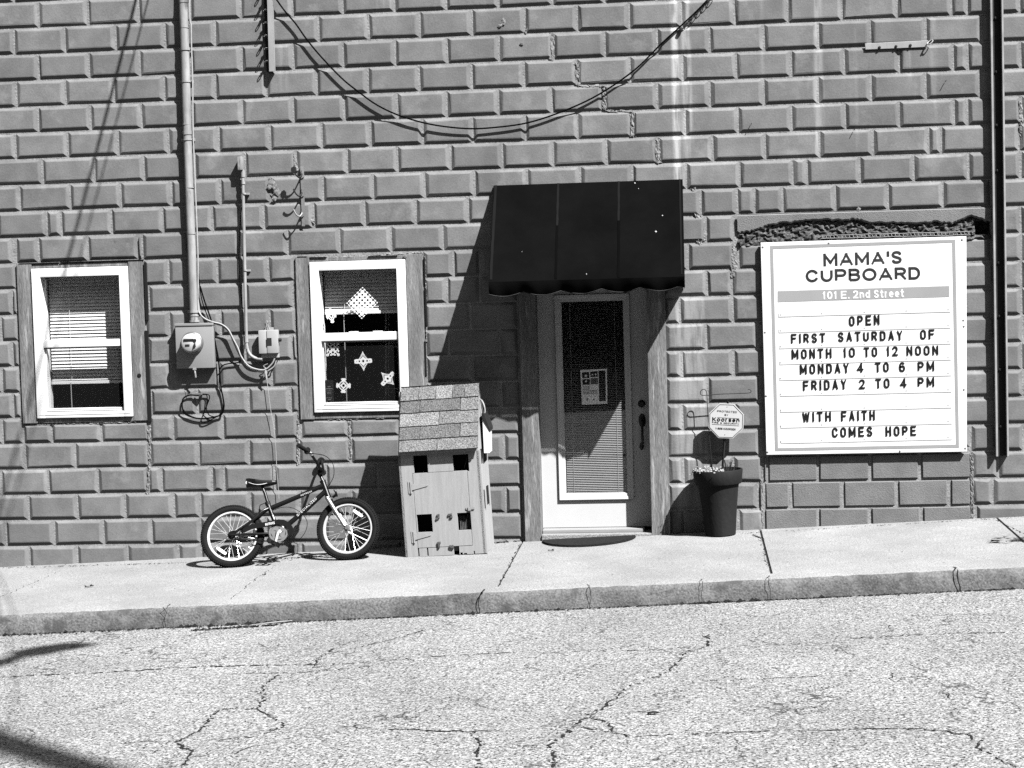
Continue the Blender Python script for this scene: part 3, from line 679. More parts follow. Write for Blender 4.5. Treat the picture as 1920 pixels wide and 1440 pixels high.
# broken render round the right window, rot hole in the left casing
mb = MB()
ribbon(mb, [(612, 484), (690, 481), (755, 477), (793, 475)], .014, .03, 40); ribbon(mb, [(797, 480), (799, 560), (800, 640)], .012, .034, 41); ribbon(mb, [(765, 480), (768, 520)], .012, .03, 42)
mb.builds('broken_edge', m_rough, B)
mb = MB()
for (a, c, e, f) in ((557, 480, 575, 483), (580, 481, 612, 484), (690, 478, 745, 482), (35, 492, 110, 495), (112, 491, 268, 488)): 
    p0, p1 = P(a, c, .023), P(e, f, .023); mb.nxt(); zm = (p0.z + p1.z) / 2; mb.box(p0.x, p1.x, .0, .0232, zm - .0035, zm + .003)
for (a, c, e, f) in ((795, 482, 797, 530), (798, 540, 799, 610), (796, 640, 799, 705), (273, 492, 274, 600), (276, 620, 278, 790)):
    p0, p1 = P(a, c, .023), P(e, f, .023); mb.nxt(); mb.box(min(p0.x, p1.x) - .003, max(p0.x, p1.x) + .004, 0, .0232, p1.z, p0.z)
c = P(261, 704, .022); mb.nxt(); mb.lathe([(.0, .003), (.012, .002), (.017, 0)], c, (0, -1, 0), 9)
mb.builds('gap_line', m_black, B)

# ------------------------------------------------------------------ door
DD = -.135
dx0, dx1 = P(1011, 900, DD).x, P(1222, 900, DD).x; dz0, dz1 = P(1115, 988, DD).z, P(1115, 508, DD).z
ga = quad((1040, 551), (1178, 551), (1192, 937), (1047, 937), DD)
mb = MB(); grid_panel(mb, dx0, dx1, dz0, dz1, [(ga[0] + .012, ga[1] - .012, ga[2] + .012, ga[3] - .012)], DD - .044, DD)
door = part(mb, 'door', m_door)
mb = MB(); gi = (ga[0] + .057, ga[1] - .055, ga[2] + .052, ga[3] - .058)
def pic_frame(mb_, o, i, d0, d1, d2):
    """moulded frame from outer rect o to inner rect i: rises d0 -> d1 then falls to d2"""
    def lerp(t): return tuple(o[k] + (i[k] - o[k]) * t for k in range(4))
    rings = [(lerp(0), d0), (lerp(0.08), d1), (lerp(.45), d1 - .002), (lerp(.55), d1 - .008), (lerp(.9), d1 - .010), (i, d2)]
    vs = []; fs = []
    for r_, d in rings: vs += [(r_[0], -d, r_[2]), (r_[1], -d, r_[2]), (r_[1], -d, r_[3]), (r_[0], -d, r_[3])]
    for a in range(len(rings) - 1):
        for k in range(4): fs.append((a * 4 + k, a * 4 + (k + 1) % 4, a * 4 + 4 + (k + 1) % 4, a * 4 + 4 + k))
    mb_.add(vs, fs)
pic_frame(mb, ga, gi, DD, DD + .019, DD - .006); mb.build('glazing_frame', m_door, door)
MB().add([(gi[0] - .01, -DD + .004, gi[2] - .01), (gi[1] + .01, -DD + .004, gi[2] - .01), (gi[1] + .01, -DD + .004, gi[3] + .01), (gi[0] - .01, -DD + .004, gi[3] + .01)], [(0, 1, 2, 3)]).build('pane', m_glass, door)
mb = MB(); z = gi[3] - .01; db = DD - .018
while z > gi[2]:
    t = R(28) + random.Random(int(z * 2000)).uniform(-.03, .03); hw = .0062
    mb.add([(gi[0] + .006, -(db - hw * cos(t)), z + hw * sin(t)), (gi[1] - .006, -(db - hw * cos(t)), z + hw * sin(t)), (gi[1] - .006, -(db + hw * cos(t)), z - hw * sin(t)), (gi[0] + .006, -(db + hw * cos(t)), z - hw * sin(t))], [(0, 1, 2, 3)]); z -= .0136
for u in (.13, .86):
    x = gi[0] + (gi[1] - gi[0]) * u; mb.box(x - .0012, x + .0012, db + .006, db + .007, gi[2], gi[3])
mb.build('blind', m_dslat, door)
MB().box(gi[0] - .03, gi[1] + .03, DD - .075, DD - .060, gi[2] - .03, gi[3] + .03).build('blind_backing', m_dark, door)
c = P(1203, 757, DD); MB().lathe([(.029, 0), (.029, .006), (.022, .012), (.017, .018), (.017, .026), (.006, .027), (.0, .025)], c, (0, -1, 0), 24).build('deadbolt', m_bronze, door, smooth=40)
mb = MB(); c = P(1204, 788, DD + .002); bm = bmesh.new(); bmesh.ops.create_uvsphere(bm, u_segments=20, v_segments=10, radius=1)
for v in bm.verts: v.co = Vector((v.co.x * .028, v.co.y * .018, v.co.z * .052))
mb.bm(bm, Matrix.Translation(c)); c2 = P(1203, 837, DD + .002); bm = bmesh.new(); bmesh.ops.create_uvsphere(bm, u_segments=16, v_segments=8, radius=1)
for v in bm.verts: v.co = Vector((v.co.x * .018, v.co.y * .012, v.co.z * .028))
mb.bm(bm, Matrix.Translation(c2)); mb.tube(cr([c + Vector((0, -.012, -.02)), c + Vector((0, -.045, -.0145)), c + Vector((0, -.055, -.11)), c + Vector((0, -.042, -.165)), c2 + Vector((0, -.008, 0))], 5), [.010] * 21, 10)
mb.tube(cr([c + Vector((0, -.01, .0)), c + Vector((0, -.03, -.012)), c + Vector((0, -.05, -.016))], 3), .009, 8)
mb.build('handle', m_bronze, door, smooth=60)
# jamb stops, posts and threshold
mb = MB()
lx0, lx1 = quad((974, 560), (1005, 560), (1014, 1003), (983, 1003), .045)[:2]; rx0, rx1 = quad((1214, 560), (1250, 560), (1254, 1000), (1220, 1000), .045)[:2]
for nm, a, c in (('left', lx0, lx1), ('right', rx0, rx1)):
    part(MB().box(a, c, -.16, .045, ground_z((a + c) / 2, 0) - .02, DP[3] - .01, .004), 'door_post', m_wood)
mb = MB(); mb.box(lx1 + .0005, dx0 + .012, DD - .05, DD + .012, dz0 - .02, DP[3] - .01); mb.box(dx1 - .008, rx0 - .0005, DD - .05, DD + .012, dz0 - .02, DP[3] - .01); mb.box(lx1 + .001, rx0 - .001, DD - .05, .04, dz1 + .004, DP[3] - .012)
part(mb, 'door_jamb', m_door)
zs_ = ground_z((lx1 + rx0) / 2, 0)
mb = MB(); mb.box(lx1 + .002, rx0 - .002, DD - .05, .06, zs_ - .1, zs_ + .032, .006); part(mb, 'door_step', m_concrete)
mb = MB(); mb.box(lx1 + .004, rx0 - .06, DD - .02, -.02, zs_ + .0325, dz0 - .004, .004); part(mb, 'threshold', m_vinyl2)
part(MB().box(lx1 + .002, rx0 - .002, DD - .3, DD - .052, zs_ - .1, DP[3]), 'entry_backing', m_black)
# unseen building added behind the camera to block low sky light
OB = thing('sky_blocker_building', 'unseen dark flat-roofed building added across the street to block low sky', 'building', (0, -27, 0))
part(MB().box(-34, 34, 25, 34, -1.5, 18), 'wall', mat('dark wall', .05, .9, .3, 1.5), OB); part(MB().box(-34.2, 34.2, 24.8, 34.2, 18.002, 18.4), 'roof', m_roof, OB)
for i in range(10):
    for z_ in (1.2, 5.6, 10, 14.2): part(MB().box(-31.5 + 6.6 * i, -30 + 6.6 * i, 24.97, 25.03, z_, z_ + 2.1), 'window', m_black, OB)
# ------------------------------------------------------------------ awning
pA = .56
ax0, ax1 = P(925, 347, .03).x, P(1280, 338, .03).x; az1 = P(1100, 342, .03).z; az0 = P(1100, 521, pA).z; azv = P(1100, 545, pA).z
AW = thing('awning', 'black cloth awning with scalloped valance above the door', 'awning', ((ax0 + ax1) / 2, -.02, az1))
vs = []; fs = []; nx, ns = 36, 16
def awn_pt(u, v, off=0.0):
    x = ax0 + (ax1 - ax0) * u; d = .024 + (pA - .024) * v; z = az1 + (az0 - az1) * v
    sag = -.010 * sin(pi * v) * abs(sin(pi * 3 * u)); roll = .012 * max(0, v - .92) / .08
    nrm = Vector((0, -(az1 - az0), (pA - .024))).normalized()
    p = Vector((x, -d, z - roll)) + nrm * (sag + off); return p
for i in range(nx + 1):
    for j in range(ns + 1): vs.append(awn_pt(i / nx, j / ns))
for i in range(nx):
    for j in range(ns): a = i * (ns + 1) + j; fs.append((a, a + 1, a + ns + 2, a + ns + 1))
cano = MB().add(vs, fs).build('canopy', m_awn, AW, smooth=50)
mb = MB()                                     # side panels, two layers of cloth thickness
for x, o in ((ax0 + .004, -1), (ax1 - .004, 1)):
    pts = [(x, -.024, az1 - .004), (x, -pA + .006, az0), (x, -pA + .02, azv - .005), (x, -.024, azv + .0)]
    mb.nxt(); mb.add(pts + [(p[0] - o * .002, p[1], p[2]) for p in pts], [(0, 1, 2, 3), (7, 6, 5, 4), (0, 4, 5, 1), (1, 5, 6, 2), (2, 6, 7, 3), (3, 7, 4, 0)])
mb.builds('side_panel', m_awn, AW)
vs = []; fs = []; nx = 120; rr = random.Random(2)   # valance with five scallops and a slack, wavy hang
for i in range(nx + 1):
    u = i / nx; x = ax0 + (ax1 - ax0) * u; sc_ = abs(sin(pi * (u * 5.0 + .12)))
    drop = .068 + .030 * sc_ + .012 * (1 - u)
    for j in range(7):
        v = j / 6; wob = .012 * sin(u * 23 + 1.3) * v + .006 * sin(u * 61) * v
        vs.append((x, -(pA + .003 + wob - .03 * v * v), az0 - .010 - drop * v))
for i in range(nx):
    for j in range(6): a = i * 7 + j; fs.append((a, a + 1, a + 8, a + 7))
MB().add(vs, fs).build('valance', m_awn, AW, smooth=60)
MB().tube([(vs[i * 7 + 6][0], vs[i * 7 + 6][1] - .002, vs[i * 7 + 6][2]) for i in range(nx + 1)], .0035, 5).build('valance_trim', mat('awning braid', .012, .8, .7, 60), AW)
for (u, v0, v1, wd, m) in ((.345, .0, .45, .010, m_awnlight), (.345, .45, .99, .010, m_awndark), (.665, .0, .42, .010, m_awnlight), (.665, .42, .99, .012, m_awndark), (.012, .0, .98, .012, m_awnlight), (.985, 0, .98, .008, m_awnlight)):
    vs = []; fs = []
    for j in range(15):
        v = v0 + (v1 - v0) * j / 14
        for s in (-1, 1): vs.append(awn_pt(u + s * wd * .6 * (0.75 + .4 * rr.random()), v, .003))
        if j: fs.append((2 * j - 2, 2 * j - 1, 2 * j + 1, 2 * j))
    MB().add(vs, fs).build('seam', m, AW)
mb = MB()
for (px, py, s_) in ((1191, 347, .007), (1243, 411, .006), (1231, 441, .009), (1198, 358, .004), (980, 472, .003), (1102, 517, .005)):
    v = (py - 342) / 183.; u = (px - 925 + 8 * v) / (355. + 14 * v); c = awn_pt(u, v, .004); mb.nxt(); mb.lathe([(s_, -.002), (s_ * .7, .002), (0, .003)], c, (0, -.8, .6), 8)
mb.builds('bird_dropping', m_galv, AW)
mb = MB()
for x in (ax0 + .02, ax1 - .02): mb.tube([(x, -.04, az1 - .07), (x, -pA + .05, az0 - .03), (x, -.03, az0 - .03)], .009, 8)
mb.tube([(ax0 + .02, -pA + .05, az0 - .032), (ax1 - .02, -pA + .05, az0 - .032)], .009, 8); mb.build('frame', m_iron, AW)

# ------------------------------------------------------------------ lettering drawn as strokes
def arc(cx, cy, rx, ry, a0, a1, n=7): return [(cx + rx * cos(R(a0 + (a1 - a0) * i / n)), cy + ry * sin(R(a0 + (a1 - a0) * i / n))) for i in range(n + 1)]
def spl(pts, k=5): return [(v.x, v.y) for v in cr([Vector((x, y, 0)) for x, y in pts], k)]
S_ = spl([(.96, .76), (.84, .94), (.5, 1), (.15, .94), (.03, .76), (.16, .6), (.5, .5), (.86, .39), (.97, .23), (.85, .06), (.5, 0), (.16, .06), (.03, .24)])
def glyphs(rx, ry):
    """centre lines in a unit box; rx, ry: corner radius of the round letters"""
    O = arc(1 - rx, 1 - ry, rx, ry, 0, 90) + arc(rx, 1 - ry, rx, ry, 90, 180) + arc(rx, ry, rx, ry, 180, 270) + arc(1 - rx, ry, rx, ry, 270, 360); O.append(O[0])
    C = arc(1 - rx, 1 - ry, rx, ry, 25 if ry > .45 else -10, 90) + arc(rx, 1 - ry, rx, ry, 90, 180) + arc(rx, ry, rx, ry, 180, 270) + arc(1 - rx, ry, rx, ry, 270, 335 if ry > .45 else 370)
    g = {'O': [O], '0': [O], 'C': [C], 'D': [[(0, 0), (0, 1)] + arc(1 - rx, 1 - ry, rx, ry, 90, 0) + arc(1 - rx, ry, rx, ry, 0, -90) + [(0, 0)]], 'S': [S_],
         'P': [[(0, 0), (0, 1), (.62, 1)] + arc(.62, .73, .38, .27, 90, -90) + [(0, .46)]], 'R': [[(0, 0), (0, 1), (.60, 1)] + arc(.60, .74, .38, .26, 90, -90) + [(0, .48)], [(.52, .48), (1, 0)]],
         'B': [[(0, 0), (0, 1), (.60, 1)] + arc(.60, .765, .33, .235, 90, -90) + [(0, .53)], [(.6, .53)] + arc(.63, .265, .37, .265, 90, -90) + [(0, 0)]],
         'U': [[(0, 1)] + arc(rx, ry * .9, rx, ry * .9, 180, 270) + arc(1 - rx, ry * .9, rx, ry * .9, 270, 360) + [(1, 1)]],
         'M': [[(0, 0), (0, 1)], [(0, 1), (.5, .22)], [(.5, .22), (1, 1)], [(1, 1), (1, 0)]], 'N': [[(0, 0), (0, 1)], [(0, 1), (1, 0)], [(1, 0), (1, 1)]],
         'A': [[(0, 0), (.5, 1)], [(.5, 1), (1, 0)], [(.17, .28), (.83, .28)]], 'W': [[(0, 1), (.24, 0)], [(.24, 0), (.5, .92)], [(.5, .92), (.76, 0)], [(.76, 0), (1, 1)]],
         'Y': [[(0, 1), (.5, .46)], [(1, 1), (.5, .46)], [(.5, .46), (.5, 0)]], 'V': [[(0, 1), (.5, 0)], [(.5, 0), (1, 1)]], 'T': [[(0, 1), (1, 1)], [(.5, 1), (.5, 0)]], 'H': [[(0, 0), (0, 1)], [(1, 0), (1, 1)], [(0, .5), (1, .5)]],
         'F': [[(0, 0), (0, 1)], [(0, 1), (1, 1)], [(0, .52), (.85, .52)]], 'E': [[(0, 0), (0, 1)], [(0, 1), (1, 1)], [(0, .52), (.85, .52)], [(0, 0), (1, 0)]], 'L': [[(0, 1), (0, 0)], [(0, 0), (1, 0)]],
         'I': [[(.5, 0), (.5, 1)]], '1': [[(.62, 0), (.62, 1)], [(.62, 1), (.1, .80)]], 'K': [[(0, 0), (0, 1)], [(1, 1), (0, .38)], [(.3, .56), (1, 0)]], 'Z': [[(0, 1), (1, 1)], [(1, 1), (0, 0)], [(0, 0), (1, 0)]],
         '2': [spl([(.02, .74), (.15, .94), (.5, 1), (.86, .93), (.97, .72), (.8, .48), (.45, .24), (.02, 0)]), [(0, 0), (1, 0)]], '4': [[(.74, 0), (.74, 1)], [(.74, 1), (0, .26)], [(0, .26), (1, .26)]],
         '6': [spl([(.92, .84), (.75, .97), (.5, 1), (.18, .92), (.02, .6), (.02, .3), (.15, .06), (.5, 0), (.85, .06), (.98, .3), (.85, .53), (.5, .58), (.18, .52), (.03, .36)])],
         '8': [spl([(.5, .53), (.14, .62), (.06, .78), (.2, .96), (.5, 1), (.8, .96), (.94, .78), (.86, .62), (.5, .53), (.12, .44), (0, .26), (.14, .05), (.5, 0), (.86, .05), (1, .26), (.88, .44), (.5, .53)])],
         '-': [[(.05, .42), (.95, .42)]], '.': [[(.2, 0), (.8, 0)]], "'": [[(.55, 1), (.35, .72)]], '&': [spl([(1, 0), (.5, .45), (.18, .78), (.4, 1), (.68, .8), (.4, .55), (.05, .3), (.2, .03), (.55, .02), (.95, .42)])],
         'n': [[(0, 0), (0, .72)], [(0, .45)] + arc(.5, .42, .5, .30, 160, 0) + [(1, 0)]], 'd': [[(1, 0), (1, 1)], arc(.5, .36, .5, .36, 0, 360, 16)], 't': [[(.45, 1), (.45, .14), (.6, 0), (1, 0)], [(0, .72), (1, .72)]],
         'r': [[(0, 0), (0, .72)], [(0, .42)] + arc(.6, .38, .6, .34, 160, 80)], 'e': [[(.02, .38), (.98, .38)], arc(.5, .36, .5, .36, 0, 320, 14)], 'o': [arc(.5, .36, .5, .36, 0, 360, 16)], 's': [[(x, y * .72) for x, y in S_]]}
    return g
G_ROUND, G_NARROW = glyphs(.5, .5), glyphs(.5, .27)
LWID = {'I': .22, '1': .55, "'": .22, '.': .18, 'M': 1.14, 'W': 1.35, 'A': 1.1, 'O': 1.12, 'C': 1.02, 'U': .95, ' ': .45, 'r': .55, 't': .6, 'e': .8, 'n': .78, 'd': .8, 's': .7, 'o': .84, '-': .5, 'F': .8, 'E': .8, 'S': .85}
def stroke_text(string, place, L, h, t, gap=.30, style=None, wid=LWID):
    """string laid out over length L with cap height h and stroke t in the units of place(u along, v up, lift)"""
    G = style or G_ROUND; ws = [wid.get(ch, .92) for ch in string]; tot = sum(ws) + gap * (len(string) - 1); pos = 0; mb_ = MB(); lf = 0
    for ch, w_ in zip(string, ws):
        x0, x1 = L * pos / tot, L * (pos + w_) / tot; pos += w_ + gap
        for line in G.get(ch, []):
            bw_, bh = max(x1 - x0 - t, 1e-6), h - t; q = [(x0 + t / 2 + x * bw_, t / 2 + y * bh) for x, y in line]
            n_ = len(q); segs = []; L_, R_ = [], []
            closed = n_ > 3 and abs(q[0][0] - q[-1][0]) + abs(q[0][1] - q[-1][1]) < 1e-6
            for i in range(n_):
                a = q[i - 1] if i else (q[-2] if closed else q[0]); c = q[i + 1] if i < n_ - 1 else (q[1] if closed else q[-1])
                d1 = (q[i][0] - a[0], q[i][1] - a[1]); d2 = (c[0] - q[i][0], c[1] - q[i][1]); l1, l2 = math.hypot(*d1), math.hypot(*d2)
                if l1 < 1e-9: d1, l1 = d2, l2
                if l2 < 1e-9: d2, l2 = d1, l1
                u1, u2 = (d1[0] / l1, d1[1] / l1), (d2[0] / l2, d2[1] / l2); bx_, by_ = u1[0] + u2[0], u1[1] + u2[1]; bl = math.hypot(bx_, by_) or 1; bx_, by_ = bx_ / bl, by_ / bl
                m_ = min(1.5, 1 / max(.3, u1[0] * bx_ + u1[1] * by_)); ex = 0
                if not closed and n_ == 2: ex = (-.5 if i == 0 else .5) * t
                px_, py_ = q[i][0] + u1[0] * ex, q[i][1] + u1[1] * ex
                if not closed and n_ > 2 and i in (0, n_ - 1): e_ = (-.5 if i == 0 else .5) * t * (1 if len(line) < 9 else .1); px_, py_ = px_ + u1[0] * e_, py_ + u1[1] * e_
                for S__, sg in ((L_, 1), (R_, -1)):
                    xx, yy = px_ - by_ * t / 2 * m_ * sg, py_ + bx_ * t / 2 * m_ * sg
                    S__.append((min(max(xx, x0), x1), min(max(yy, 0 if ch != 'Q' else -1), h)))
            vs = []; lf += 1
            for a, c in zip(L_, R_): vs += [place(a[0], a[1], lf * 3e-5), place(c[0], c[1], lf * 3e-5)]
            mb_.add(vs, [(2 * i, 2 * i + 1, 2 * i + 3, 2 * i + 2) for i in range(n_ - 1)])
    return mb_
def text_px(string, x0, y0, x1, y1, h_px, d, t=.17, up=None, lift=.0015, gap=.30, style=None, wid=LWID):
    ux, uy = up if up else (0.02, -1.0); L_ = math.hypot(x1 - x0, y1 - y0); ex, ey = (x1 - x0) / L_, (y1 - y0) / L_
    return stroke_text(string, lambda u, v, l: P(x0 + ex * u - ux * v, y0 + ey * u + uy * v, d + lift + l), L_, h_px, t * h_px, gap, style, wid)

# ------------------------------------------------------------------ the sign board
dS = .056
SG = thing('sign_board', 'white sign board with black opening hours lettering fixed to the wall', 'sign', P(1625, 650, .03))
c4 = [P(1426, 455, dS), P(1812, 443, dS), P(1813, 847, dS), P(1437, 853, dS)]
def sloped(mb_, pts, d0, d1):
    mb_.prism([(p.x, p.z) for p in pts], d0, d1); return mb_
pan = sloped(MB(), c4, .026, dS).build('panel', m_signw, SG, bev=.003)
S = lambda cx, cy: (1360 + cx / 2.77, 360 + cy / 2.77)
def strip(mb_, p, q, wpx, d, lift=.0012, wpx2=None):
    """flat bar between two pixel points with pixel width on the board"""
    dx, dy = q[0] - p[0], q[1] - p[1]; l_ = math.hypot(dx, dy); nx_, ny_ = -dy / l_ * wpx / 2, dx / l_ * wpx / 2
    mb_.add([P(p[0] + nx_, p[1] + ny_, d + lift), P(q[0] + nx_, q[1] + ny_, d + lift), P(q[0] - nx_, q[1] - ny_, d + lift), P(p[0] - nx_, p[1] - ny_, d + lift)], [(0, 1, 2, 3)])
bo = [S(240, 288), S(1186, 255), S(1206, 1320), S(266, 1338)]
mb = MB()
vo = []; cx_, cy__ = sum(p[0] for p in bo) / 4, sum(p[1] for p in bo) / 4
for s in (1, -1):
    for p in bo: vo.append(P(p[0] + s * math.copysign(2.9, p[0] - cx_), p[1] + s * math.copysign(2.9, p[1] - cy__), dS + .0012))
mb.add(vo, [(k, (k + 1) % 4, (k + 1) % 4 + 4, k + 4) for k in range(4)]); mb.build('border', m_signg, SG)
mb = MB().add([P(*S(272, 515), dS + .0012), P(*S(1163, 488), dS + .0012), P(*S(1163, 545), dS + .0012), P(*S(272, 572), dS + .0012)], [(0, 1, 2, 3)]); mb.build('address_bar', m_signg, SG)
for (t_, a, c, ya, yc) in (('101', 505, 580, 558, 556), ('E.', 600, 645, 555, 554), ('2nd', 663, 752, 553, 551), ('Street', 772, 928, 550, 546)):
    text_px(t_, *S(a, ya), *S(c, yc), 41 / 2.77, dS, .19, lift=.0025, gap=.22).build('address_lettering', m_signw, SG)
text_px("MAMA'S", *S(510, 386), *S(918, 371), 66 / 2.77, dS, .205, gap=.16).build('heading_lettering', m_inkd, SG)
text_px('CUPBOARD', *S(418, 470), *S(1013, 454), 66 / 2.77, dS, .205, gap=.16).build('heading_lettering', m_inkd, SG)
for (l_, r_) in ((640, 612), (722, 695), (805, 778), (888, 861), (970, 943), (1052, 1028), (1135, 1110), (1217, 1193), (1297, 1275)):
    a, c = S(276 + (l_ - 640) * .02, l_ + 2), S(1168 + (l_ - 640) * .014, r_ + 4); h_ = 3.4
    pts = [P(a[0], a[1] - h_, dS), P(c[0], c[1] - h_, dS), P(c[0], c[1] + h_, dS), P(a[0], a[1] + h_, dS)]
    mb = MB(); z_ = lambda p, q: (p.x, q, p.z)
    vs = [(p.x, -dS - .0004, p.z) for p in pts] + [(pts[0].x, -dS - .0028, pts[0].z + .001), (pts[1].x, -dS - .0028, pts[1].z + .001), (pts[2].x, -dS - .0028, pts[2].z + .003), (pts[3].x, -dS - .0028, pts[3].z + .003)]
    mb.add(vs, [(0, 1, 5, 4), (1, 2, 6, 5), (2, 3, 7, 6), (3, 0, 4, 7), (4, 5, 6, 7)]); mb.build('letter_rail', m_rail, SG)
WORDS = [('OPEN', 643, 802, 697, 689, 53), ('FIRST', 342, 520, 786, 781, 50), ('SATURDAY', 586, 921, 778, 769, 51), ('OF', 1013, 1087, 766, 763, 51), ('MONTH', 345, 553, 868, 862, 51), ('10', 613, 674, 860, 858, 51), ('TO', 720, 790, 857, 855, 51), ('12', 838, 897, 853, 851, 51), ('NOON', 942, 1107, 850, 846, 50),
         ('MONDAY', 388, 643, 947, 939, 52), ('4', 684, 718, 938, 937, 51), ('TO', 778, 850, 936, 934, 51), ('6', 903, 935, 934, 933, 51), ('PM', 1000, 1086, 932, 929, 51), ('FRIDAY', 404, 630, 1032, 1024, 52), ('2', 694, 726, 1024, 1022, 51), ('TO', 780, 854, 1020, 1018, 51), ('4', 908, 942, 1017, 1016, 51), ('PM', 1000, 1086, 1014, 1011, 51),
         ('WITH', 400, 550, 1195, 1190, 51), ('FAITH', 602, 778, 1190, 1185, 52), ('COMES', 555, 765, 1275, 1269, 52), ('HOPE', 833, 992, 1269, 1265, 52)]
LW = {'I': .30, '1': .46, 'M': 1.12, 'W': 1.2, 'A': .95}
for (t_, a, c, ya, yc, h_) in WORDS:
    text_px(t_, *S(a, ya), *S(c, yc), (h_ - 1) / 2.77, dS, .185, lift=.004, gap=.42, style=G_NARROW, wid=LW).build('lettering', m_ink, SG)
mb = MB()
for s_ in ((195, 285), (537, 265), (1230, 247), (207, 728), (1237, 665), (1239, 697), (213, 1058), (1240, 1025), (220, 1350), (907, 1345), (1247, 1330)):
    mb.nxt(); mb.lathe([(.008, 0), (.007, .003), (.003, .0045), (0, .0045)], P(*S(*s_), dS), (0, -1, 0), 10)
for r_ in ((640, 612), (722, 695), (805, 778), (888, 861), (970, 943), (1052, 1028), (1135, 1110), (1217, 1193), (1297, 1275)):
    for u in (.01, .25, .5, .745, .99):
        x = 278 + 888 * u; y = r_[0] + (r_[1] - r_[0]) * u; mb.nxt(); mb.lathe([(.004, .0025), (.003, .0045), (0, .0045)], P(*S(x, y - 2), dS), (0, -1, 0), 6)
mb.builds('screw', m_galv, SG)

# ------------------------------------------------------------------ wall-mounted services
MT = thing('electric_meter', 'grey electric meter box with round glass meter on the wall', 'meter', P(365, 650, .02))
bx = quad((327.5, 609), (397.5, 606), (402, 689), (331.5, 692), .085)
bxo = MB().box(bx[0], bx[1], .015, .085, bx[2], bx[3], .006).build('enclosure', m_box, MT, smooth=40)
MB().box(bx[0] - .003, bx[1] + .003, .015, .091, bx[3] - .014, bx[3] + .006, .003).build('lid_edge', m_box, MT, smooth=40)
mc = P(361, 643, .085)
MB().lathe([(.088, 0), (.088, .012), (.083, .02), (.078, .022)], mc, (0, -1, 0), 40).build('meter_ring', m_steel, MT, smooth=50)
dome = MB().lathe([(.076, .012), (.075, .04), (.073, .065), (.068, .078), (.058, .084), (.0, .086)], mc, (0, -1, 0), 40).build('meter_dome', mat('meter glass', .36, .12, .05, 10, spec=.6), MT, smooth=50)
fc = mc + Vector((0, -.088, 0))
mb = MB(); mb.box(fc.x - .046, fc.x + .034, -fc.y - .003, -fc.y + .002, fc.z + .018, fc.z + .034); mb.build('display', m_black, dome)
mb = MB(); mb.lathe([(.012, 0), (.010, .004), (0, .005)], fc + Vector((.044, 0, .022)), (0, -1, 0), 12)
for k in range(3): mb.box(fc.x - .035, fc.x + .0, -fc.y - .003, -fc.y + .0008, fc.z - .022 + k * .006, fc.z - .020 + k * .006)
mb.add([(fc.x + .02, fc.y - .001, fc.z - .05), (fc.x + .05, fc.y - .001, fc.z - .03), (fc.x + .045, fc.y - .001, fc.z + .005), (fc.x + .03, fc.y - .001, fc.z - .012)], [(0, 1, 2, 3)])
mb.build('dial_print', m_iron, dome)
hp = P(365, 692, .08); mb = MB(); mb.box(hp.x - .012, hp.x + .014, .07, .09, hp.z - .006, hp.z + .012); mb.tube([(hp.x, hp.y, hp.z), (hp.x + .004, hp.y - .004, hp.z - .03), (hp.x + .006, hp.y, hp.z - .065)], .007, 8); mb.build('hasp', m_galv, MT)
SP = thing('service_pipe', 'tall grey service conduit running up the wall above the meter box', 'conduit', P(365, 604, .06))
pl = [(343.5, -420), (343.5, 0), (347, 100), (350.5, 220), (355, 350), (360, 480), (364, 596), (364.5, 607)]
MB().tube([P(x, y, .052) for x, y in pl], [.034] * 8, 20).build('pipe', m_pipe, SP, smooth=60)
mb = MB()
for (x, y, r_, h_) in ((344, 3, .037, .02), (346, 52, .036, .006), (347.5, 92, .039, .022), (349, 153, .038, .014), (350.5, 233, .036, .012), (351.5, 249, .038, .03), (352, 262, .039, .012), (356.5, 352, .036, .006), (359, 438, .036, .01), (364, 584, .040, .02), (364.5, 592, .037, .01), (364.5, 602, .042, .016)):
    c = P(x, y, .052); mb.nxt(); mb.lathe([(r_ - .004, -h_ / 2), (r_, -h_ / 2), (r_, h_ / 2), (r_ - .004, h_ / 2)], c, (0, 0, 1), 20)
mb.builds('coupling', m_pipe, SP, smooth=40)
mb = MB()
for (x, y) in ((347.5, 92), (352, 262), (364, 584), (349, 153)):
    c = P(x, y, .04); mb.nxt(); mb.box(c.x - .055, c.x + .055, .018, .032, c.z - .012, c.z + .012); mb.lathe([(.007, 0), (.006, .008), (0, .009)], Vector((c.x - .045, -.032, c.z)), (0, -1, 0), 8); mb.lathe([(.007, 0), (.006, .008), (0, .009)], Vector((c.x + .045, -.032, c.z)), (0, -1, 0), 8)
mb.builds('strap', m_galv, SP)
GC = tag(MB().tube(pc([(353, -420), (355, 0), (358, 45), (359, 92), (361, 150), (362, 250), (366, 350), (371, 480), (371, 570), (375, 588), (385, 598), (400, 604), (415, 608), (428, 618), (437, 635), (446, 652), (452, 668), (465, 685), (480, 692), (497, 693), (510, 682), (515, 672)], .062, 5), .006, 8).build('cable', m_gcable, smooth=60), 'grey cable looping from the service conduit to the small plastic box', 'cable', 'cables on the wall')
tag(MB().tube(pc([(371, 560, .06), (376, 590), (388, 601), (404, 607), (418, 612), (430, 624), (438, 642), (447, 662), (460, 684), (478, 695), (497, 697), (513, 688), (518, 676)], .05, 5), .0055, 8).build('cable', m_gcable, smooth=60), 'second grey cable, lower of the pair sagging into the plastic box', 'cable', 'cables on the wall')
CD = thing('conduit', 'thin grey conduit with capped top bending into the small plastic box', 'conduit', P(462, 655, .05))
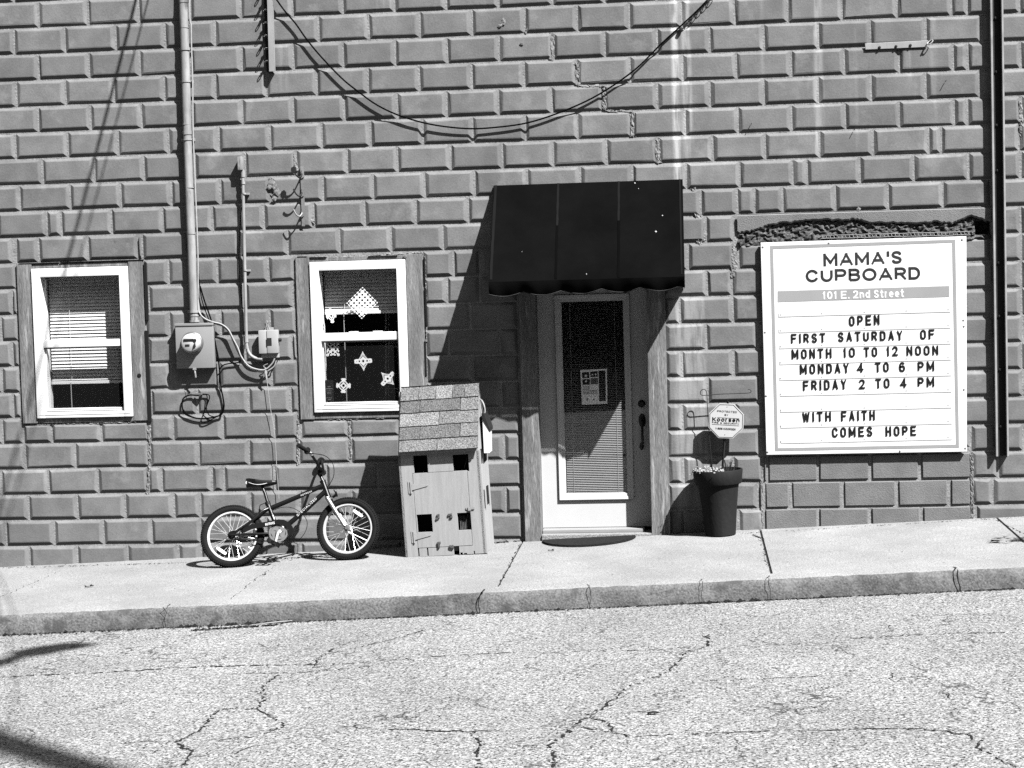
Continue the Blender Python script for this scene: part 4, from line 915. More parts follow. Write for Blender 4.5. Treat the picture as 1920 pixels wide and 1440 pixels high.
MB().tube([P(455, 318, .055)] + [P(455 + (462 - 455) * t, 318 + (650 - 318) * t, .055) for t in (.25, .5, .75)] + pc([(462, 640), (464, 655), (470, 666), (480, 672), (492, 674)], .055, 5), .0125, 12).build('pipe', m_pipe, CD, smooth=60)
mb = MB(); a = P(452, 306, .055); mb.box(a.x - .022, a.x + .018, .02, .085, a.z - .055, a.z + .05, .008); mb.build('cap', m_pipe, CD, smooth=40)
mb = MB()
for (x, y, h_) in ((455.5, 326, .05), (456, 343, .02), (458, 363, .012), (460, 507, .01), (462, 636, .05), (462.5, 652, .02)):
    c = P(x, y, .055); mb.nxt(); mb.lathe([(.0125, -h_ / 2), (.0165, -h_ / 2), (.0165, h_ / 2), (.0125, h_ / 2)], c, (0, 0, 1), 12)
    if y in (363, 507): mb.box(c.x, c.x + .035, .02, .035, c.z - .008, c.z + .008)
mb.builds('coupling', m_pipe, CD, smooth=40)
JB = thing('junction_box', 'small grey plastic junction box with side latch on the wall', 'utility box', P(503, 645, .02))
jb = quad((483, 620), (520, 618), (522, 662), (486, 664), .085)
MB().box(jb[0], jb[0] + (jb[1] - jb[0]) * .42, .03, .083, jb[2], jb[3], .008).build('cover', m_pbox, JB, smooth=40)
MB().box(jb[0] + (jb[1] - jb[0]) * .42 + .002, jb[1], .03, .088, jb[2] + .001, jb[3] + .001, .008).build('cover', m_pbox, JB, smooth=40)
mb = MB(); mb.box(jb[0] + .012, jb[1] - .004, .018, .06, jb[2] - .034, jb[2] - .001, .004); mb.box(jb[0] + .06, jb[1] - .045, .018, .03, jb[3] - .002, jb[3] + .02); mb.build('back_plate', m_pbox, JB)
mb = MB(); mb.box(jb[0] + .066, jb[0] + .105, .088, .0905, (jb[2] + jb[3]) / 2 - .028, (jb[2] + jb[3]) / 2 + .03); mb.build('label_plate', m_iron, JB)
mb = MB(); mb.lathe([(.014, 0), (.014, .02), (.006, .024), (0, .024)], (jb[1], -.06, (jb[2] + jb[3]) / 2 + .012), (1, 0, 0), 12); mb.build('latch', m_iron, JB)
mb = MB(); mb.tube(pc([(500, 600), (503, 612), (505, 618)], .03, 4), .003, 5); mb.tube(pc([(508, 600), (500, 606), (498, 620)], .04, 4), .0025, 5); mb.build('wire_end', m_gcable, JB)
CW_ = [([(375, 536, .06), (384, 566, .055), (397, 604, .05), (403, 640), (409, 670), (412, 700), (414, 725), (418, 745), (420, 762), (416, 776), (405, 781), (390, 784), (375, 785), (360, 782), (347, 776), (342, 765), (342, 752), (346, 745), (355, 741), (364, 741), (372, 742)], .006, 'black cable dropping past the meter box into a loose loop below it'),
       ([(371, 500, .05), (378, 560), (396, 612), (404, 650), (411, 690), (411, 725), (417, 740), (419, 760), (413, 777), (398, 783), (370, 784), (350, 776), (344, 768)], .004, 'thinner black cable running beside the loop cable below the meter'),
       ([(372, 740), (380, 739), (390, 740), (393, 745), (388, 760), (380, 780), (377, 788), (382, 792), (394, 788), (405, 782)], .004, 'short black tail of cable hanging right of the splice'),
       ([(378, 740), (388, 742), (387, 765), (392, 778), (404, 782)], .004, 'inner black strand crossing inside the cable loop'),
       ([(412, 692), (418, 685), (428, 682), (445, 680), (452, 676)], .005, 'short black cable joining the loop to the grey cables')]
for pts, r_, lab in CW_: tag(MB().tube(pc(pts, .034, 5), r_, 7).build('cable', m_cable, smooth=60), lab, 'cable', 'cables on the wall')
mb = MB(); a = P(373, 739, .04); mb.box(a.x - .028, a.x + .028, .022, .05, a.z - .007, a.z + .007, .003); tag(mb.build('cable_splice', m_steel), 'silver splice clip holding the black cable loop', 'clip')
tag(MB().tube([P(349, 725, .028), P(351, 738, .028), P(352, 742, .028)], .0015, 5).build('wire', m_cable), 'tiny wire stub hanging below the meter box', 'wire')
mb = MB(); a = P(499, 700, .06); mb.tube([P(498, 690, .055), P(498, 700, .06), P(500, 711, .06)], [.009, .010, .007], 8); mb.tube(pc([(498, 690), (494, 686), (502, 682)], .055, 3), .003, 5); tag(mb.build('cable_clamp', m_vinyl2), 'pale cable clamp hanging under the plastic box', 'clamp')
tag(MB().tube(pc([(500, 711), (502, 725), (507, 765), (513, 800), (517, 840), (519, 880), (521, 905), (523, 935)], .045, 5), .0022, 6).build('wire', m_gcable), 'thin pale wire running down the wall behind the bicycle', 'wire')

tag(MB().tube(pc([(456, 372), (452, 400), (449, 450), (448, 500), (451, 545), (456, 590), (457, 630), (459, 655)], .030, 5), .0032, 6).build('cable', m_cable, smooth=60), 'thin black wire hanging slack along the left of the thin conduit', 'cable', 'cables on the wall')
# swag of black cable across the wall
swag = [(500, -28, .075), (519, 0, .07), (535, 22, .066), (554, 44, .064), (573, 71, .062), (599, 103, .06), (640, 146, .06), (672, 172, .06), (707, 197, .058), (750, 217, .058), (807, 233, .055), (873, 241, .052), (927, 239, .05), (990, 230, .046), (1057, 208, .044), (1123, 177, .042), (1190, 131, .040), (1240, 82, .038), (1275, 50, .036), (1305, 22, .036), (1332, -6, .036), (1352, -28, .04)]
tag(MB().tube(pc([(a, c, .022 + (e - .02) * .62) for a, c, e in swag], .05, 5), .0062, 8).build('cable', m_cable, smooth=60), 'long black cable sagging across the wall above the awning', 'cable', 'cables on the wall')
mb = MB(); g_ = []
for i in range(60):
    t = i / 59; b_ = P(1278 + 62 * t, 50 - 58 * t, .034); an = t * 40; g_.append(b_ + Vector((cos(an) * .012, sin(an) * .012, sin(an) * .012 * .6)))
mb.tube(g_, .003, 6); mb.lathe([(.013, -.01), (.016, 0), (.013, .012), (0, .014)], P(1277, 55, .036), (0, -1, 0), 10)
tag(mb.build('cable_grip', m_iron, smooth=60), 'twisted wire grip at the right end of the sagging cable', 'grip')

# perforated bracket with projecting eyes
BK = thing('cable_bracket', 'perforated steel cable bracket with a row of projecting eyes', 'bracket', P(502, 60, .03))
mb = MB(); a, c = P(503, -120, .06), P(511, 134, .06)
x0b, x1b = P(502, 60, .06).x, P(511, 60, .06).x; zt, zb = P(500, -120, .03).z, P(506, 134, .06).z
sl_ = (P(509, 134, .06).x - P(501, 0, .06).x) / (P(500, 0, .06).z - zb) * 0
prof = [(504.5, 0), (508, 134)]
def bxx(y): return P(501 + (505 - 501) * (y / 134.), y, .06).x
mb.add([(bxx(-120), -.064, zt), (bxx(-120) + .040, -.064, zt), (bxx(134) + .040, -.064, zb), (bxx(134), -.064, zb), (bxx(-120), -.060, zt), (bxx(-120) + .040, -.060, zt), (bxx(134) + .040, -.060, zb), (bxx(134), -.060, zb)], [(0, 1, 2, 3), (7, 6, 5, 4), (0, 4, 5, 1), (1, 5, 6, 2), (2, 6, 7, 3), (3, 7, 4, 0)])
mb.add([(bxx(-120) + .040, -.064, zt), (bxx(134) + .040, -.064, zb), (bxx(134) + .040, -.022, zb), (bxx(-120) + .040, -.022, zt)], [(0, 1, 2, 3)])
mb.build('flange', m_galv, BK)
mb = MB(); mb.add([(bxx(-120) - .036, -.026, zt), (bxx(-120), -.026, zt), (bxx(134), -.026, zb), (bxx(134) - .03, -.026, zb)], [(0, 1, 2, 3)]); mb.add([(bxx(-120), -.062, zt), (bxx(134), -.062, zb), (bxx(134), -.024, zb), (bxx(-120), -.024, zt)], [(0, 1, 2, 3)]); mb.build('back_web', m_iron, BK)
yy = -76
while yy < 134:
    x = bxx(yy) - .018; zc = P(500, yy, .04).z; mb = MB()
    # flat eye: a horizontal tab with a hole near the end, and its arched root
    n_ = 14; hw = .011; L0, L1 = .026, .098
    outer = [(hw, L0)] + [(hw * cos(t), L1 - hw + hw * sin(t)) for t in [pi * k / 10 for k in range(11)]] + [(-hw, L0)]
    hole = [(.0045 * cos(t), L1 - .014 + .010 * sin(t)) for t in [2 * pi * k / 12 for k in range(12)]]
    bm = bmesh.new(); vo_ = [bm.verts.new((p[0], -p[1], 0)) for p in outer]; vh = [bm.verts.new((p[0], -p[1], 0)) for p in hole]
    eo = [bm.edges.new((vo_[i], vo_[(i + 1) % len(vo_)])) for i in range(len(vo_))] + [bm.edges.new((vh[i], vh[(i + 1) % 12])) for i in range(12)]
    bmesh.ops.triangle_fill(bm, edges=eo, use_beauty=True); mb.bm(bm, Matrix.Translation((x, 0, zc)))
    vsn = len(mb.v); mb.add([v + Vector((0, 0, .004)) for v in mb.v], [tuple(reversed(f)) for f in mb.f])
    mb.tube([(x + .017 * cos(t), -.05, zc - .004 + .012 * sin(t)) for t in [pi * k / 8 for k in range(9)]], .0035, 6)
    mb.build('eye', m_galv, BK); yy += 24
mb = MB()
for yv in range(-100, 130, 24): 
    c = P(499, yv + 11, .061); mb.lathe([(.005, 0), (.004, .003), (0, .003)], (bxx(yv + 11) - .006, -.0265, c.z), (0, -1, 0), 8)
mb.build('hole_row', m_black, BK)
# J hooks on a strap
HK = thing('hook_strap', 'rusty strap with three curled hooks right of the thin conduit', 'hook', P(566, 365, .03))
MB().add([P(563, 312, .0265), P(570, 312, .0265), P(572, 424, .0265), P(566, 424, .0265), P(563, 312, .0225), P(570, 312, .0225), P(572, 424, .0225), P(566, 424, .0225)], [(0, 1, 2, 3), (7, 6, 5, 4), (0, 4, 5, 1), (1, 5, 6, 2), (2, 6, 7, 3), (3, 7, 4, 0)]).build('strap', m_brick, HK)
for (yh, r_) in ((325, .006), (360, .006), (398, .006)):
    c = P(567, yh, .024); m_h = m_iron if yh != 398 else m_galv
    h_ = [c, c + Vector((-.004, -.03, -.02)), c + Vector((-.014, -.055, -.034)), c + Vector((-.03, -.075, -.022)), c + Vector((-.044, -.085, .004)), c + Vector((-.05, -.088, .022))]
    mb = MB(); mb.tube(cr(h_, 5), r_, 8); e_ = h_[-1]
    mb.prism([(e_.x + .022 * cos(t), e_.z + .028 * sin(t)) for t in [.4 + 2 * pi * k / 6 for k in range(6)]], -e_.y - .004, -e_.y + .004) if yh == 325 else None
    mb.build('hook', m_h, HK, smooth=60)
    mb = MB(); mb.prism([(c.x - .01, c.z - .04), (c.x + .012, c.z - .03), (c.x + .012, c.z + .035), (c.x - .002, c.z + .03)], .022, .036); mb.build('hook_plate', m_brick, HK)
# bar with bolts
BR = thing('anchor_bar', 'flat steel bar with three bolts and end ring high on the wall', 'bar', P(1680, 88, .03))
MB().prism([(p.x, p.z) for p in (P(1621, 82.5), P(1739, 76.5), P(1737, 89), P(1622, 94))], .0175, .028).build('bar', m_galv, BR, bev=.002)
mb = MB()
for (x, y) in ((1649, 89), (1680, 87), (1707, 85)): mb.nxt(); mb.lathe([(.011, 0), (.011, .004), (.006, .005), (.006, .009), (0, .010)], P(x, y, .028), (0, -1, 0), 8)
mb.builds('bolt', m_iron, BR)
c = P(1744, 79, .045); MB().tube([c + Vector((.020 * cos(t), 0.012 * sin(t), .012 * sin(t) + .012 * cos(t))) for t in [2 * pi * k / 16 for k in range(16)]], .004, 6, closed=True).build('ring', m_galv, BR)
MB().tube([P(1736, 86, .03), P(1735, 90, .045)], .006, 8).build('stud', m_iron, BR)
for (x, y) in ((1772, 153), (1408, 233), (1601, 244)):
    c = P(x, y, .02); tag(MB().tube([c, c + Vector((.004, -.032, .004))], .003, 6).build('nail', m_iron), {1772: 'lone nail sticking out of the wall left of the steel channel', 1408: 'lone nail sticking out of the wall right of the awning top', 1601: 'lone nail sticking out of the wall above the sign board'}[x], 'nail', 'nails in the wall')
# channel at the right edge
CH = thing('steel_channel', 'dark upright steel channel bolted to the wall right of the sign', 'channel', P(1880, 855, .03))
def chx(y): return P(1857 + 11 * y / 855., y, .068).x
zt, zb = P(1870, -420, .05).z, P(1880, 856, .09).z; xt, xb = chx(-420), chx(856); wch = .093
def slab(x_off0, x_off1, d0, d1):
    return MB().add([(xt + x_off0, -d1, zt), (xt + x_off1, -d1, zt), (xb + x_off1, -d1, zb), (xb + x_off0, -d1, zb), (xt + x_off0, -d0, zt), (xt + x_off1, -d0, zt), (xb + x_off1, -d0, zb), (xb + x_off0, -d0, zb)], [(0, 1, 2, 3), (7, 6, 5, 4), (0, 4, 5, 1), (1, 5, 6, 2), (2, 6, 7, 3), (3, 7, 4, 0)])
slab(0, .014, .0165, .068).build('flange', m_ironl, CH); slab(wch - .012, wch, .0165, .068).build('flange', m_ironl, CH); slab(.014, wch - .012, .0165, .024).build('web', m_iron, CH)
mb = MB()
for y in (34, 135, 235, 320, 493, 593, 693, 800): mb.nxt(); mb.lathe([(.014, 0), (.013, .008), (.007, .011), (0, .011)], P(1867 + 11 * y / 855., y, .024), (0, -1, 0), 8)
mb.builds('bolt', m_iron, CH)

# ------------------------------------------------------------------ paper snowflakes, stickers, notices
def flake(name, cx, cy, half_px, d, fn, ang, m, label, n=64, sx=1.0, sy=1.0):
    """cut paper on the inside of the pane: cells of a fine grid kept where the pattern is paper"""
    c = P(cx, cy, d); s_ = half_px / 245.0; mb_ = MB(); idx = {}; vs = []; fs = []
    def vid(i, j):
        if (i, j) not in idx:
            u, v = (i / n * 2 - 1) * s_ * sx, (j / n * 2 - 1) * s_ * sy
            idx[i, j] = len(vs); vs.append((c.x + u * cos(ang) - v * sin(ang), -d, c.z + u * sin(ang) + v * cos(ang)))
        return idx[i, j]
    for i in range(n):
        for j in range(n):
            if fn((i + .5) / n * 2 - 1, (j + .5) / n * 2 - 1): fs.append((vid(i, j), vid(i + 1, j), vid(i + 1, j + 1), vid(i, j + 1)))
    mb_.add(vs, fs); return tag(mb_.build(name, m), label, 'paper snowflake', 'paper snowflakes in the window')
def ring(x, y, a, b): return a < math.hypot(x, y) < b
def f_lattice(x, y):
    u, v = (x + 1) * 3, (y + 1) * 3; fu, fv = (u % 1) - .5, (v % 1) - .5
    if abs(x) > .97 or abs(y) > .97: return False
    hole = abs(fu) + abs(fv) < .38
    ef = min(1 - abs(x), 1 - abs(y))
    notch = ef < .17 and (((u + .5) % 1) < .18 or ((u + .5) % 1) > .82 or ((v + .5) % 1) < .18 or ((v + .5) % 1) > .82) and not (abs(x) > .85 and abs(y) > .85)
    dots = math.hypot(((u + .5) % 1) - .5, ((v + .5) % 1) - .5) < .10
    return not hole and not notch and not dots
def f_cross(x, y):
    r_ = math.hypot(x, y); a, c = max(abs(x), abs(y)), min(abs(x), abs(y))
    if ring(x, y, .18, .34): return True
    if abs(a + c - .78) < .10 and a < .75: return True
    if a < .98 and .30 < a and c < .10 + .05 * (a > .5) and not (.42 < a < .55 and c < .05): return True
    if .80 < a < .97 and c < .26: return True
    if abs((a - .62) - (c - .1) * 0.9) < .07 and .1 < c < .36: return True
    return False
def f_points(x, y):
    ax, ay = abs(x), abs(y)
    if abs(y) < .24 and ax < .98 and (ax < .80 or math.hypot(ax - .8, y) < .22):
        return not (math.hypot(ax - .42, y) < .09 or math.hypot(x, y / 1.2) < .12 or math.hypot(ax - .72, y) < .05)
    s_ = 1 - ay
    if ay >= .24 and ax < .62 * (s_ ** 1.25) + .02:
        t = ay + ax * .95
        return not (.52 < t < .60 or (t > .70 and t < .74 and ax < .3))
    return False
def f_knots(x, y):
    a, c = max(abs(x), abs(y)), min(abs(x), abs(y))
    if a > .98: return False
    for (px, py) in ((.0, .42), (.42, 0), (0, -.42), (-.42, 0)):
        q = abs(x - px) + abs(y - py)
        if .20 < q < .40: return True
    if ring(abs(x) - .78, abs(y) - .78, .07, .20): return True
    if abs(abs(x) - abs(y)) < .09 and .3 < a < .8: return True
    return abs(a - .8) < .09 and .10 < c < .42
dG = -.036
flake('paper_snowflake', 679, 568, 21.5, dG, f_lattice, R(43), m_paper, 'large square lattice paper snowflake in the upper pane', 72, 1.05, 1.0)
flake('paper_snowflake', 621, 592, 14, dG, f_cross, R(10), m_paper, 'small round paper snowflake at the upper pane left edge', 44, .7, 1.0)
flake('paper_snowflake', 624, 655, 13.5, -.0145, f_knots, R(0), m_paper, 'knotted paper snowflake top left of the lower pane', 52)
flake('paper_snowflake', 681, 677, 18.5, -.0145, f_points, R(2), m_paper, 'pointed diamond paper snowflake in the middle of the lower pane', 60, .95, 1.0)
flake('paper_snowflake', 644, 723, 14.5, -.0145, f_cross, R(-3), m_paper, 'cross-shaped paper snowflake near the bottom of the lower pane', 52)
flake('paper_snowflake', 727, 710, 18, -.0145, f_points, R(45), m_paper, 'tilted four-cornered paper snowflake at the lower pane right side', 60, .95, .95)
# sticker in the corner of the lower pane
p0, p1 = P(608, 713, -.0145), P(626, 753, -.0145)
ST = thing('window_sticker', 'small grey sticker in the lower left corner of the right window', 'sticker', (p0.x, .015, p0.z))
MB().box(p0.x, p1.x, -.0165, -.015, p1.z, p0.z).build('sheet', m_dark, ST)
mb = MB()
for (u, v, wd, h_) in ((.5, .30, .3, .05), (.5, .40, .72, .05), (.5, .50, .5, .03), (.5, .57, .45, .03), (.5, .63, .4, .03), (.5, .82, .5, .03), (.5, .9, .3, .04)):
    cx_, cz_ = p0.x + (p1.x - p0.x) * u, p0.z + (p1.z - p0.z) * v; mb.box(cx_ - wd * .04, cx_ + wd * .04, -.0149, -.0142, cz_ - h_ * .07, cz_ + h_ * .07)
mb.build('print', m_paperg, ST)
# wire rack seen inside the right window
RK = thing('wire_rack', 'dark wire shelf rack standing inside behind the right window', 'shelf', P(735, 760, -.5))
mb = MB()
for x in (724, 729): mb.nxt(); mb.tube([P(x, 500, -.5), P(x, 790, -.5)], .010 if x == 724 else .004, 6)
mb.builds('upright', m_gcable, RK)
mb = MB()
for y in (643, 650, 728, 735):
    mb.tube([P(724, y + 1, -.5), P(800, y - 2, -.5)], .005, 6)
for y in (650, 735):
    for k in range(5): mb.tube([P(733 + k * 12, y, -.5), P(739 + k * 12, y - 6, -.5), P(745 + k * 12, y, -.5)], .003, 5)
mb.build('shelf', m_gcable, RK)
# notice in the door pane
dn = DD - .0065
q_ = [P(1088, 694, dn), P(1138, 691, dn), P(1139, 757, dn), P(1091, 759, dn)]
NT = thing('notice', 'paper notice with dark picture squares taped inside the door glass', 'notice', q_[3])
Q = lambda u, v: q_[0].lerp(q_[1], u).lerp(q_[3].lerp(q_[2], u), v)
def qr(mb_, u0, u1, v0, v1, off):
    mb_.add([Q(u0, v0) + Vector((0, -off, 0)), Q(u1, v0) + Vector((0, -off, 0)), Q(u1, v1) + Vector((0, -off, 0)), Q(u0, v1) + Vector((0, -off, 0))], [(0, 1, 2, 3)])
mb = MB(); qr(mb, 0, .68, 0, 1, 0); qr(mb, .68, .94, 0, .05, 0); qr(mb, .68, .94, .92, 1, 0); qr(mb, .94, 1, 0, 1, 0); mb.build('sheet', m_paper, NT)
mb = MB()
for (a, c, e, f) in ((.06, .33, .07, .24), (.37, .65, .06, .22), (.06, .34, .27, .43)): mb.nxt(); qr(mb, a, c, e, f, .0008)
mb.builds('picture_square', m_stain, NT)
mb = MB(); qr(mb, .37, .65, .25, .43, .0008)
for v in (.47, .50, .53, .56): qr(mb, .06, .33, v, v + .012, .0008)
for v in (.60, .64, .68): qr(mb, .06, .62, v, v + .015, .0008)
mb.build('text_block', m_paperg, NT)
mb = MB()
for (u, v, s_) in ((.2, .17, .05), (.45, .15, .035), (.57, .15, .035), (.2, .33, .04)):
    c = Q(u, v) + Vector((0, -.0014, 0)); mb.nxt(); mb.add([c + Vector((cos(t) * s_ * .2, 0, sin(t) * s_ * .2)) for t in [2 * pi * k / 10 for k in range(10)]], [tuple(range(10))])
mb.builds('pictogram', m_paper, NT)
mb = MB()
for (u, v, s_) in ((.22, .85, .03), (.47, .86, .025)):
    c = Q(u, v) + Vector((0, -.001, 0)); mb.nxt(); mb.add([c + Vector((cos(t) * s_ * .2, 0, sin(t) * s_ * .3)) for t in [2 * pi * k / 8 for k in range(8)]], [tuple(range(8))])
mb.builds('seal_print', m_stain, NT)
# half-round mat
mpts = []; a, c = P(1015, 1006, .14), P(1192, 1003, .14); cxm = (a.x + c.x) / 2; rm = (c.x - a.x) / 2
for k in range(25): t = pi * k / 24; mpts.append((cxm + rm * cos(t), .085 + .35 * sin(t)))
mb = MB(); n_ = len(mpts); vs = [(x, -d, ground_z(x, d) + .002) for x, d in mpts] + [(cxm + (x - cxm) * .985, -(.085 + (d - .085) * .98 + .003), ground_z(x, d) + .017) for x, d in mpts]
mb.add(vs, [tuple(range(n_ - 1, -1, -1)), tuple(range(n_, 2 * n_))] + [(i, (i + 1) % n_, (i + 1) % n_ + n_, i + n_) for i in range(n_)])
tag(mb.build('doormat', m_mat), 'black half-round doormat at the foot of the door', 'doormat')

# ------------------------------------------------------------------ playhouse-shaped cupboard
PHo = PG(761, 1045); dF = -PHo.y
rot = R(-1.9)
PH = thing('playhouse', 'small pale wooden house-shaped cupboard with shingle roof leaning left of the door', 'playhouse', PHo)
wF = (PG(911, 1039) - PHo).length; HP = Matrix.Translation(PHo) @ Matrix.Rotation(-math.atan2(PG(911, 1039).y - PHo.y, PG(911, 1039).x - PHo.x) * -1, 4, 'Z') @ Matrix.Rotation(R(-2.6), 4, 'Y')
# local: x right along the front, y = depth away from the viewer, z up
def HB(mb_): return mb_.xf(HP)
HPI = HP.inverted()
def hl(px, py, y=0.0):
    """local (x, z) of a pixel on the plane local y"""
    o_ = HPI @ CAM; q = HPI @ P(px, py, .3); dr = q - o_; t = (y - o_.y) / dr.y; r_ = o_ + dr * t; return r_.x, r_.z
dpt = .40; hE = hl(751, 853)[1]; wF = hl(911, 1039)[0]; x0h = 0.0
def hbox(mb_, x0, x1, y0, y1, z0, z1, bev=0): return mb_.box(x0, x1, -y1, -y0, z0, z1, bev)
def hrect(a, b_, c_, e_): x0, z1 = hl(a, b_); x1, z0 = hl(c_, e_); return (x0, x1, z0, z1)
wins = [hrect(774, 855, 803, 886), hrect(848, 853, 880, 883)]
doorR = hrect(774, 888, 886, 1022); lw = [hrect(781, 965, 812, 997), hrect(857, 962, 888, 993)]
slots = [hrect(783, 1027, 787, 1043), hrect(800, 1026, 804, 1042), hrect(850, 1023, 862, 1041), hrect(863, 1036, 868, 1041), hrect(870, 1037, 876, 1041), hrect(888, 1033, 891, 1041)]
th = .016
mb = MB(); grid_panel(mb, 0, wF, 0, hE + .03, wins + [(doorR[0] - .003, doorR[1] + .003, doorR[2] - .003, doorR[3] + .003)] + slots, -th, 0.0); HB(mb).build('front_panel', m_ply, PH)
mb = MB(); grid_panel(mb, doorR[0], doorR[1], doorR[2], doorR[3], [tuple(max(min(v, doorR[1 if i < 2 else 3]), doorR[0 if i < 2 else 2]) for i, v in enumerate(l)) for l in lw], -th + .001, 0.002)
hd = HB(mb).build('door', m_ply, PH)
# sides with gable
rz_ = hl(752, 727, dpt / 2)[1]
def side(x, holes_):
    mb_ = MB(); poly = [(0, 0), (dpt, 0), (dpt, hE), (dpt / 2, rz_ - .03), (0, hE)]
    vs = [(x, y, z) for y, z in poly] + [(x + th, y, z) for y, z in poly]; n_ = 5
    mb_.add(vs, [tuple(range(n_)), tuple(range(2 * n_ - 1, n_ - 1, -1))] + [(i, i + n_, (i + 1) % n_ + n_, (i + 1) % n_) for i in range(n_)]); return mb_
HB(side(0.0005, [])).build('side_panel', m_ply, PH); HB(side(wF - th - .0005, [])).build('side_panel', m_ply, PH)
mb = MB(); hbox(mb, th, wF - th, dpt - th, dpt, 0, hE); HB(mb).build('back_panel', m_ply, PH)
mb = MB(); hbox(mb, th + .001, wF - th - .001, .10, .11, .0, hE); HB(mb).build('inner_lining', m_black, PH)
# side window openings
mb = MB()
for (y0, y1, z0, z1) in ((.04, .13, hE * .42, hE * .60), (.22, .31, hE * .44, hE * .62), (.06, .14, hE * .86, hE * 1.0), (.22, .30, hE * .86, hE * 1.0)): mb.nxt(); hbox(mb, wF - .0004, wF + .002, y0, y1, z0, z1)
HB(mb).builds('side_window', m_black, PH)
mb = MB()
for (y0, y1, z0, z1) in ((.04, .13, hE * .42, hE * .60), (.22, .31, hE * .44, hE * .62)): hbox(mb, wF, wF + .006, y1, y1 + .02, z0 - .01, z1)
hbox(mb, wF - .001, wF + .012, .0, .03, 0, hE); HB(mb).build('side_trim', m_ply, PH)
# roof: two slopes of shingles in staggered courses
ov = .03; fe = -.045; ez = hl(749, 849, fe)[1]; xl, xr = hl(750, 800, .05)[0], hl(897, 790, .05)[0] ; ry = dpt / 2
slopeF = Vector((0, ry - fe, rz_ - ez)); lenF = slopeF.length; sd = slopeF.normalized(); sn = Vector((0, -sd.z, sd.y))
mb = MB()
for (y0, z0, y1, z1) in ((fe + .012, ez, ry, rz_), (dpt - fe, ez, ry, rz_ - .002)):
    mb.add([(xl + .006, y0, z0), (xr - .006, y0, z0), (xr - .006, y1, z1), (xl + .006, y1, z1), (xl + .006, y0, z0 - .02), (xr - .006, y0, z0 - .02), (xr - .006, y1, z1 - .02), (xl + .006, y1, z1 - .02)], [(0, 1, 2, 3), (7, 6, 5, 4), (0, 4, 5, 1), (1, 5, 6, 2), (2, 6, 7, 3), (3, 7, 4, 0)])
roof = HB(mb).build('roof', m_ply, PH)
rr = random.Random(12); courses = [(0, [.48]), (1, [.26, .77]), (2, [.5]), (3, [.25, .77]), (4, [.23, .45, .66, .82])]
hc = lenF / 5.0; shv = [MB(), MB(), MB()]; tone = [[1, 1], [2, 2, 1], [0, 1], [2, 2, 1], [1, 1, 0, 2, 1]]
for ci, cuts in courses:
    xs_ = [0] + cuts + [1]
    for si in range(len(xs_) - 1):
        a = xl + (xr - xl) * xs_[si] + (.0025 if si else 0); c = xl + (xr - xl) * xs_[si + 1] - (.0025 if si < len(xs_) - 2 else 0)
        lo, hi = ci * hc - (.006 if ci else .0) + rr.uniform(-.004, .004), (ci + 1) * hc + (.02 if ci < 4 else 0)
        base = Vector((0, fe, ez)); jn = rr.uniform(0, .003)
        pts = []
        for (x, s_, o_) in ((a, lo, .011 + jn), (c, lo, .011 + jn), (c, hi, .003), (a, hi, .003)): q = base + sd * s_ + sn * o_; pts.append((x + rr.uniform(-.002, .002), q.y, q.z))
        for (x, s_, o_) in ((a, lo, .0045), (c, lo, .0045), (c, hi, .001), (a, hi, .001)): q = base + sd * s_ + sn * o_; pts.append((x, q.y, q.z))
        shv[tone[ci][si]].add(pts, [(0, 1, 2, 3), (7, 6, 5, 4), (0, 4, 5, 1), (1, 5, 6, 2), (2, 6, 7, 3), (3, 7, 4, 0)])
shv[1].add([(xl, ry - .01, rz_ + .006), (xr, ry - .01, rz_ + .004), (xr, dpt - fe, ez + .012), (xl, dpt - fe, ez + .012)], [(0, 1, 2, 3)])
for i in range(3): HB(shv[i]).build('shingle_course', m_shingle[i], roof)
# hinges, latch, hooks
for (px, py) in ((770, 914), (776, 1007)):
    x, z = hl(px, py); mb = MB(); hbox(mb, x - .018, x - .002, -.004, 0, z - .045, z + .045); mb.box(x - .001, x + .008, .0025, .010, z - .045, z + .045)
    mb.prism([(x + .009, z - .022), (x + .13, z + .004), (x + .135, z + .010), (x + .13, z + .016), (x + .009, z + .026)], .003, .0065); HB(mb).build('hinge', m_ply, PH)
mb = MB()
x, z = hl(881, 953); hbox(mb, x - .03, x + .035, -.008, -.002, z - .008, z + .008); hbox(mb, x - .012, x + .01, -.014, -.008, z - .016, z + .012)
HB(mb).build('latch', m_galv, PH)
mb = MB(); rr = random.Random(6)
for (px, py) in ((821, 967), (845, 966), (823, 1020), (848, 1021)):
    x, z = hl(px, py); mb.nxt()
    for k in range(6): xx, zz = x + rr.uniform(-.014, .014), z + rr.uniform(-.02, .012); hbox(mb, xx - .006, xx + .006, -.010 - rr.random() * .004, -.0025, zz - .007, zz + .007)
HB(mb).builds('hook_eye', mat('rusted hardware', .07, .7, .8, 120), PH)
mb = MB(); a = lw[1]; rr = random.Random(3)
for k in range(9): x = a[0] + (a[1] - a[0]) * (.1 + .1 * k); mb.add([(x, .03, a[2]), (x + .007, .034, a[2]), (x + .006, .03, a[3] - rr.uniform(.0, .06)), (x + .001, .03, a[3] - .02)], [(0, 1, 2, 3)])
HB(mb).build('torn_curtain', mat('grey curtain', .05, .9, .6, 40), PH)
